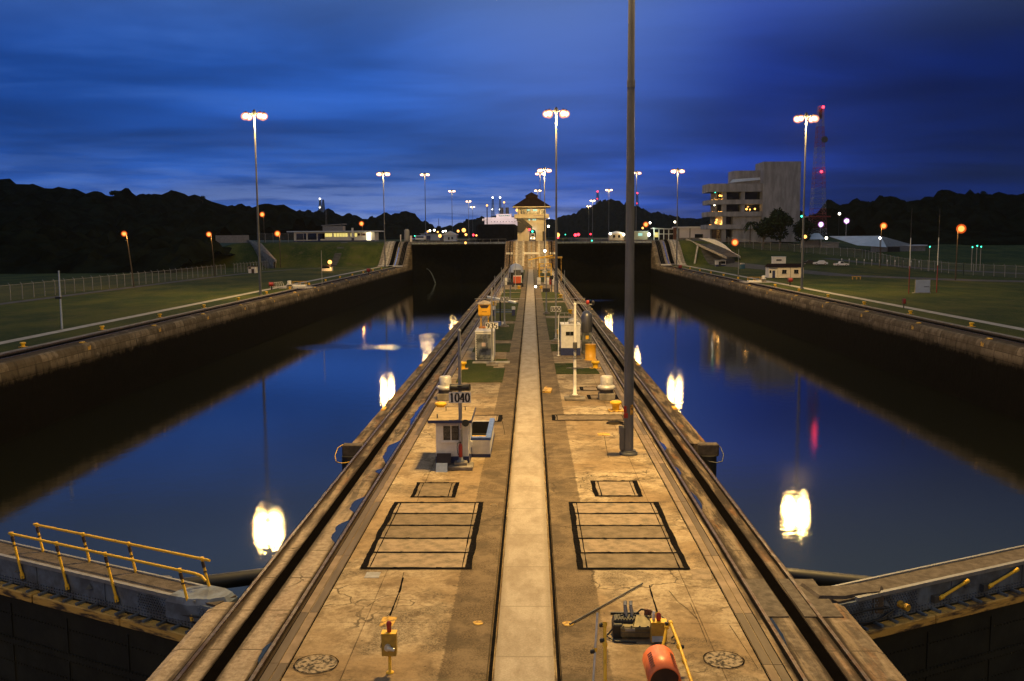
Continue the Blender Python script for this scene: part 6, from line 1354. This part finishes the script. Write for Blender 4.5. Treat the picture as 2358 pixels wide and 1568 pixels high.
MB().add([(-.5, -1, 4.5), (W_+.5, -1, 4.2), (W_+.5, 8, 4.2), (-.5, 8, 4.5), (-.5, -1, 4.9), (W_+.5, -1, 4.5), (W_+.5, 8, 4.5), (-.5, 8, 4.9)], [(0, 3, 2, 1), (4, 5, 6, 7), (0, 1, 5, 4), (1, 2, 6, 5), (3, 0, 4, 7)]).build('roof', M['white'], gp_)
b = MB()
for i in range(5): b.box(i*W_/4-.15, i*W_/4+.15, -.2, .1, 0, 4.3)
b.box(0, W_, -.18, .05, 2.2, 2.45); b.build('posts', M['white'], gp_); MB().box(.2, W_-.2, .4, 6, 0, 4.2).build('glazing', M['glass'], gp_); MB().box(.3, 1.8, .2, .35, 1.0, 3.0).build('window', M['win'], gp_)
point('pavilion_light', gp_, (-1.5, -1.5, 3.5), 700, (.75, 1, .75), .3)
XA = atY(1487, 540, 404).x; k = hut((XA-2, 404, ZU), 5.5, 4, 3.4, 'small greenish lit shop left of the glazed pavilion', 'cream', 'white', (), None, 'hut', .4); MB().box(-1.2, .6, -.04, -.005, 1.6, 2.8).build('window', M['tube'], k)
XA = atY(1420, 545, 412).x; ck = thing('cottage', 'small lit cottage with low gable between the far right masts', 'building', (XA, 412, ZU)); MB().box(-3.2, 3.2, 0, 6, -.3, 2.7).build('wall', M['cream'], ck); MB().add([(-3.6, -.4, 2.7), (3.6, -.4, 2.7), (3.6, 6.4, 2.7), (-3.6, 6.4, 2.7), (0, -.4, 3.7), (0, 6.4, 3.7)], [(0, 1, 4), (1, 2, 5, 4), (3, 0, 4, 5), (2, 3, 5)]).build('roof', M['metroof'], ck)
for x0 in (-1.6, .6): MB().box(x0, x0+1.0, -.04, -.005, .9, 2.1).build('window', M['glass'], ck)
point('cottage_light', ck, (2, -1.6, 2.5), 260, (1, .72, .4), .3)
XA = atY(1036, 545, 430).x; gh = thing('gable_house', 'small pale gable house left of the ship', 'building', (XA, 430, ZU)); MB().box(-2.8, 2.8, 0, 6, -.3, 2.6).build('wall', M['pblue'], gh); MB().add([(-3.5, -.5, 2.5), (3.5, -.5, 2.5), (3.5, 6.4, 2.5), (-3.5, 6.4, 2.5), (0, -.5, 4.3), (0, 6.4, 4.3)], [(0, 1, 4), (1, 2, 5, 4), (3, 0, 4, 5), (2, 3, 5)]).build('roof', M['metroof'], gh); MB().box(-.9, -.1, -.05, -.005, .3, 1.6).box(.6, 1.4, -.05, -.005, .6, 1.6).build('window', M['glass'], gh)
XA = atY(1000, 545, 500).x; gh = thing('shed', 'long dark shed with blue doors beyond the left chamber', 'building', (XA, 500, ZU)); MB().box(-7, 9, 0, 8, -.3, 3.2).build('wall', M['pblue'], gh); MB().box(-7.6, 9.6, -.6, 8, 3.21, 3.6).build('roof', M['shed'], gh); MB().box(-4, -2, -.05, -.005, 0, 2.4).box(3, 5, -.05, -.005, 0, 2.4).build('door', M['blue'], gh)
k = thing('parked_van', 'white van parked above the left incline', 'van', (atY(967, 545, 400).x, 400, ZU)); MB().bev(-2, 2, 0, 5, .5, 2.3, .25).build('body', M['carw'], k); MB().box(-1.6, 1.6, -.03, .0, 1.35, 2.0).build('windscreen', M['glass'], k)
for x_ in (-1.7, 1.7):
    for y_ in (1, 4): MB().cyl((x_-.2, y_, .4), (x_+.2, y_, .4), .4, .4, 12).build('wheel', M['tyre'], k)
k = thing('winch_housing', 'tall pale rounded housing at the top of the left incline', 'winch housing', (atY(936, 550, 348).x, 348, ZU)); MB().bev(-.9, .9, 0, 2, 0, 4.6, .5).build('housing', M['concb'], k); MB().box(1.3, 2.0, 0, .5, 0, 2.2).box(-2.3, -2.0, 0, .4, 0, 2.6).build('side_posts', M['shipw'], k)
# far bridge crane on the left skyline
k = thing('crane_tower', 'dark tapering tower on the skyline left of the ship', 'tower', (atY(1010, 540, 900).x, 900, ZU)); MB().add([(-5, 0, 0), (5, 0, 0), (5, 8, 0), (-5, 8, 0), (-1.5, 2, 12), (1.5, 2, 12), (1.5, 5, 12), (-1.5, 5, 12)], [(0, 1, 5, 4), (1, 2, 6, 5), (2, 3, 7, 6), (3, 0, 4, 7), (4, 5, 6, 7)]).build('tower', M['hull'], k); MB().cyl((0, 3, 12), (0, 3, 19), .3, .2, 6).build('spire', M['hull'], k); MB().box(-14, 14, 3, 4, 7, 8.2).build('crossbeam', M['hull'], k)
# lattice tower and far masts
def lattice(loc, h, w0, w1, label, bands, nseg=22, bar=.085, bm=None):
    t = thing('lattice_tower', label, 'lattice tower', loc); per = nseg//bands
    for k_ in range(bands):
        b = MB()
        for s in range(k_*per, (k_+1)*per):
            z0, z1 = h*s/(per*bands), h*(s+1)/(per*bands); a = w0+(w1-w0)*(z0/h)**.8; c2 = w0+(w1-w0)*(z1/h)**.8
            cs = [(-1, -1), (1, -1), (1, 1), (-1, 1)]
            for i in range(4):
                x0, y0 = cs[i]; x1, y1 = cs[(i+1) % 4]
                b.seg((x0*a/2, y0*a/2, z0), (x0*c2/2, y0*c2/2, z1), bar*1.3, bar*1.3); b.seg((x0*a/2, y0*a/2, z0), (x1*c2/2, y1*c2/2, z1), bar, bar); b.seg((x1*a/2, y1*a/2, z0), (x0*c2/2, y0*c2/2, z1), bar, bar); b.seg((x0*c2/2, y0*c2/2, z1), (x1*c2/2, y1*c2/2, z1), bar, bar)
        b.build('lattice_section', M['grey'] if k_ % 2 == 0 else M['redw'], t)
    return t
p_ = atY(1872, 556, 400); lt = lattice((p_.x+1.6, 400, 4.0), 58, 7.0, 2.0, 'tall red and white lattice tower with red beacons behind the right mast', 7, 28)
for z_ in (57.5, 31.5): MB().ball((.6, -1.6, z_), .55, 10).build('beacon', M['rlens'], lt); point('beacon_light', lt, (.6, -2.6, z_), 250, (1, .03, .05), .4)
MB().cyl((1.5, -1.2, 44.5), (1.5, -1.8, 44.5), 1.3, 1.3, 18).build('dish', M['dgrey'], lt); MB().box(-4.5, 4.5, -3, 3, 13, 13.5).build('platform', M['redw'], lt)
MB().box(-.5, .5, -.5, .5, 53, 57).build('antenna', M['black'], lt)
for px, py, yb, Yd, l, m_ in ((738, 458, 488, 1150, 'thin lattice mast on the left ridge with white lamp', 'wlens'), (745, 460, 488, 1160, 'thin unlit lattice mast on the left ridge', None), (1135, 455, 498, 1500, 'thin mast on the ridge behind the ship, left one', 'wlens'), (1152, 455, 498, 1500, 'thin mast on the ridge behind the ship, right one', 'wlens'), (1376, 441, 465, 1880, 'thin mast with red lamps on the far peak, left one', 'rlens'), (1467, 445, 482, 1880, 'thin mast with red lamps on the far peak, right one', 'rlens')):
    a = atY(px, yb+6, Yd); c2 = atY(px, py, Yd); t = lattice(a, c2.z-a.z, Yd*.0035, Yd*.0012, l, 1, 8, Yd*.00032)
    if m_:
        MB().ball((0, -.5, c2.z-a.z), Yd*.0009, 8).build('beacon', M[m_], t); MB().ball((-.5, -.5, (c2.z-a.z)*.45), Yd*.0007, 8).build('beacon', M[m_], t)
# sheds on the right slope
X_ = atY(1930, 548, 330).x; sd = thing('warehouse', 'warehouse with wide pale blue metal roof on the right slope', 'warehouse', (X_, 330, 2.6))
MB().add([(0, 10, 6.7), (14.5, 0, 6.7), (14.5, 0.01, 6.6), (0, 10, 6.5), (4.5, -6, 3.6), (14.2, -6.5, 2.9)], [(0, 1, 5, 4), (4, 5, 2, 3)]).build('roof', M['metroof'], sd)
MB().add([(14.5, 0, 6.7), (9, -6.2, 3.0), (25, -3, 3.4), (9, -6.2, 0), (25, -3, 0)], [(0, 1, 2), (1, 3, 4, 2)]).build('gable_wall', M['shed'], sd); MB().box(15, 19, -5.5, -5.2, 0, 3.0).build('door', M['black'], sd); MB().box(20.5, 29, -3.5, 4, 3.2, 3.6).build('lean_to_roof', M['metroof'], sd); MB().box(21, 28.5, -3, 4, 0, 3.2).build('lean_to_wall', M['shed'], sd)
X_ = atY(1845, 548, 345).x; sd = thing('shed', 'small open shed with pale metal roof below the lattice tower', 'shed', (X_, 345, 3.8)); MB().add([(-1, -1, 4.4), (8.2, -1, 4.4), (7.2, 3, 6.6), (.2, 3, 6.6)], [(0, 1, 2, 3)]).build('roof', M['metroof'], sd)
for x_ in (0, 7): MB().box(x_-.15, x_+.15, -.5, -.2, 0, 4.4).build('post', M['grey'], sd)
MB().box(.5, 7, 2, 3, 0, 4).build('wall', M['shed'], sd)
hut(Vector((atY(1912, 560, 345).x, 345, 3.6)), 6, 5, 3.4, 'grey block hut between the shed and the warehouse', 'shed', 'shed')
for px, py, l in ((2141, 568, 'slim pole with greenish lamp beyond the right fence, leftmost'), (2239, 569, 'slim unlit pole beyond the right fence with green tint'), (2250, 566, 'slim pole with pale green lamp beyond the right fence'), (2259, 568, 'slim pole with greenish lamp beyond the right fence, rightmost')):
    p = atY(px, py, 225); k = thing('slim_lamp', l, 'lamp', (p.x, p.y, 1.2)); MB().cyl((0, 0, 0), (0, 0, p.z-1.2), .07, .06, 8).build('pole', M['grey'], k); MB().ball((0, -.1, p.z-1.2), .16, 8).build('lamp', M['glens'], k)

for o in COL.objects:
    if o.parent is None and 'label' in o:
        for key, k_ in (('folded on the left footpath', .56), ('low white railed pit cover', .72), ('white hut with dark doorway', .8), ('white kiosk with flat roof', .72), ('blue and white kiosk', .72), ('teal water tank', .7), ('cream portable office', .80), ('tall white hut behind', .74), ('yellow wooden table', .52), ('large pale grey panel board', .68), ('estate car parked', .85), ('white pickup', .85), ('dark car parked', .85)):
            if key in o['label']: o.scale = [v*k_ for v in o.scale]
# ------------------------------------------------------------------ air
hz = bpy.data.materials.new('haze_air'); hz.use_nodes = True; t = NT(hz.node_tree); o_ = t.n('OutputMaterial'); pv = t.n('VolumePrincipled'); pv.inputs['Color'].default_value = (.85, .9, 1, 1); pv.inputs['Density'].default_value = .00003; pv.inputs['Anisotropy'].default_value = .2; t.l(pv.outputs[0], o_.inputs['Volume'])
h_ = MB().box(-4200, 4200, -300, 6200, -17, 420).build('haze', hz); tag(h_, kind='stuff')
S.cycles.volume_bounces = 0; S.cycles.volume_step_rate = 4
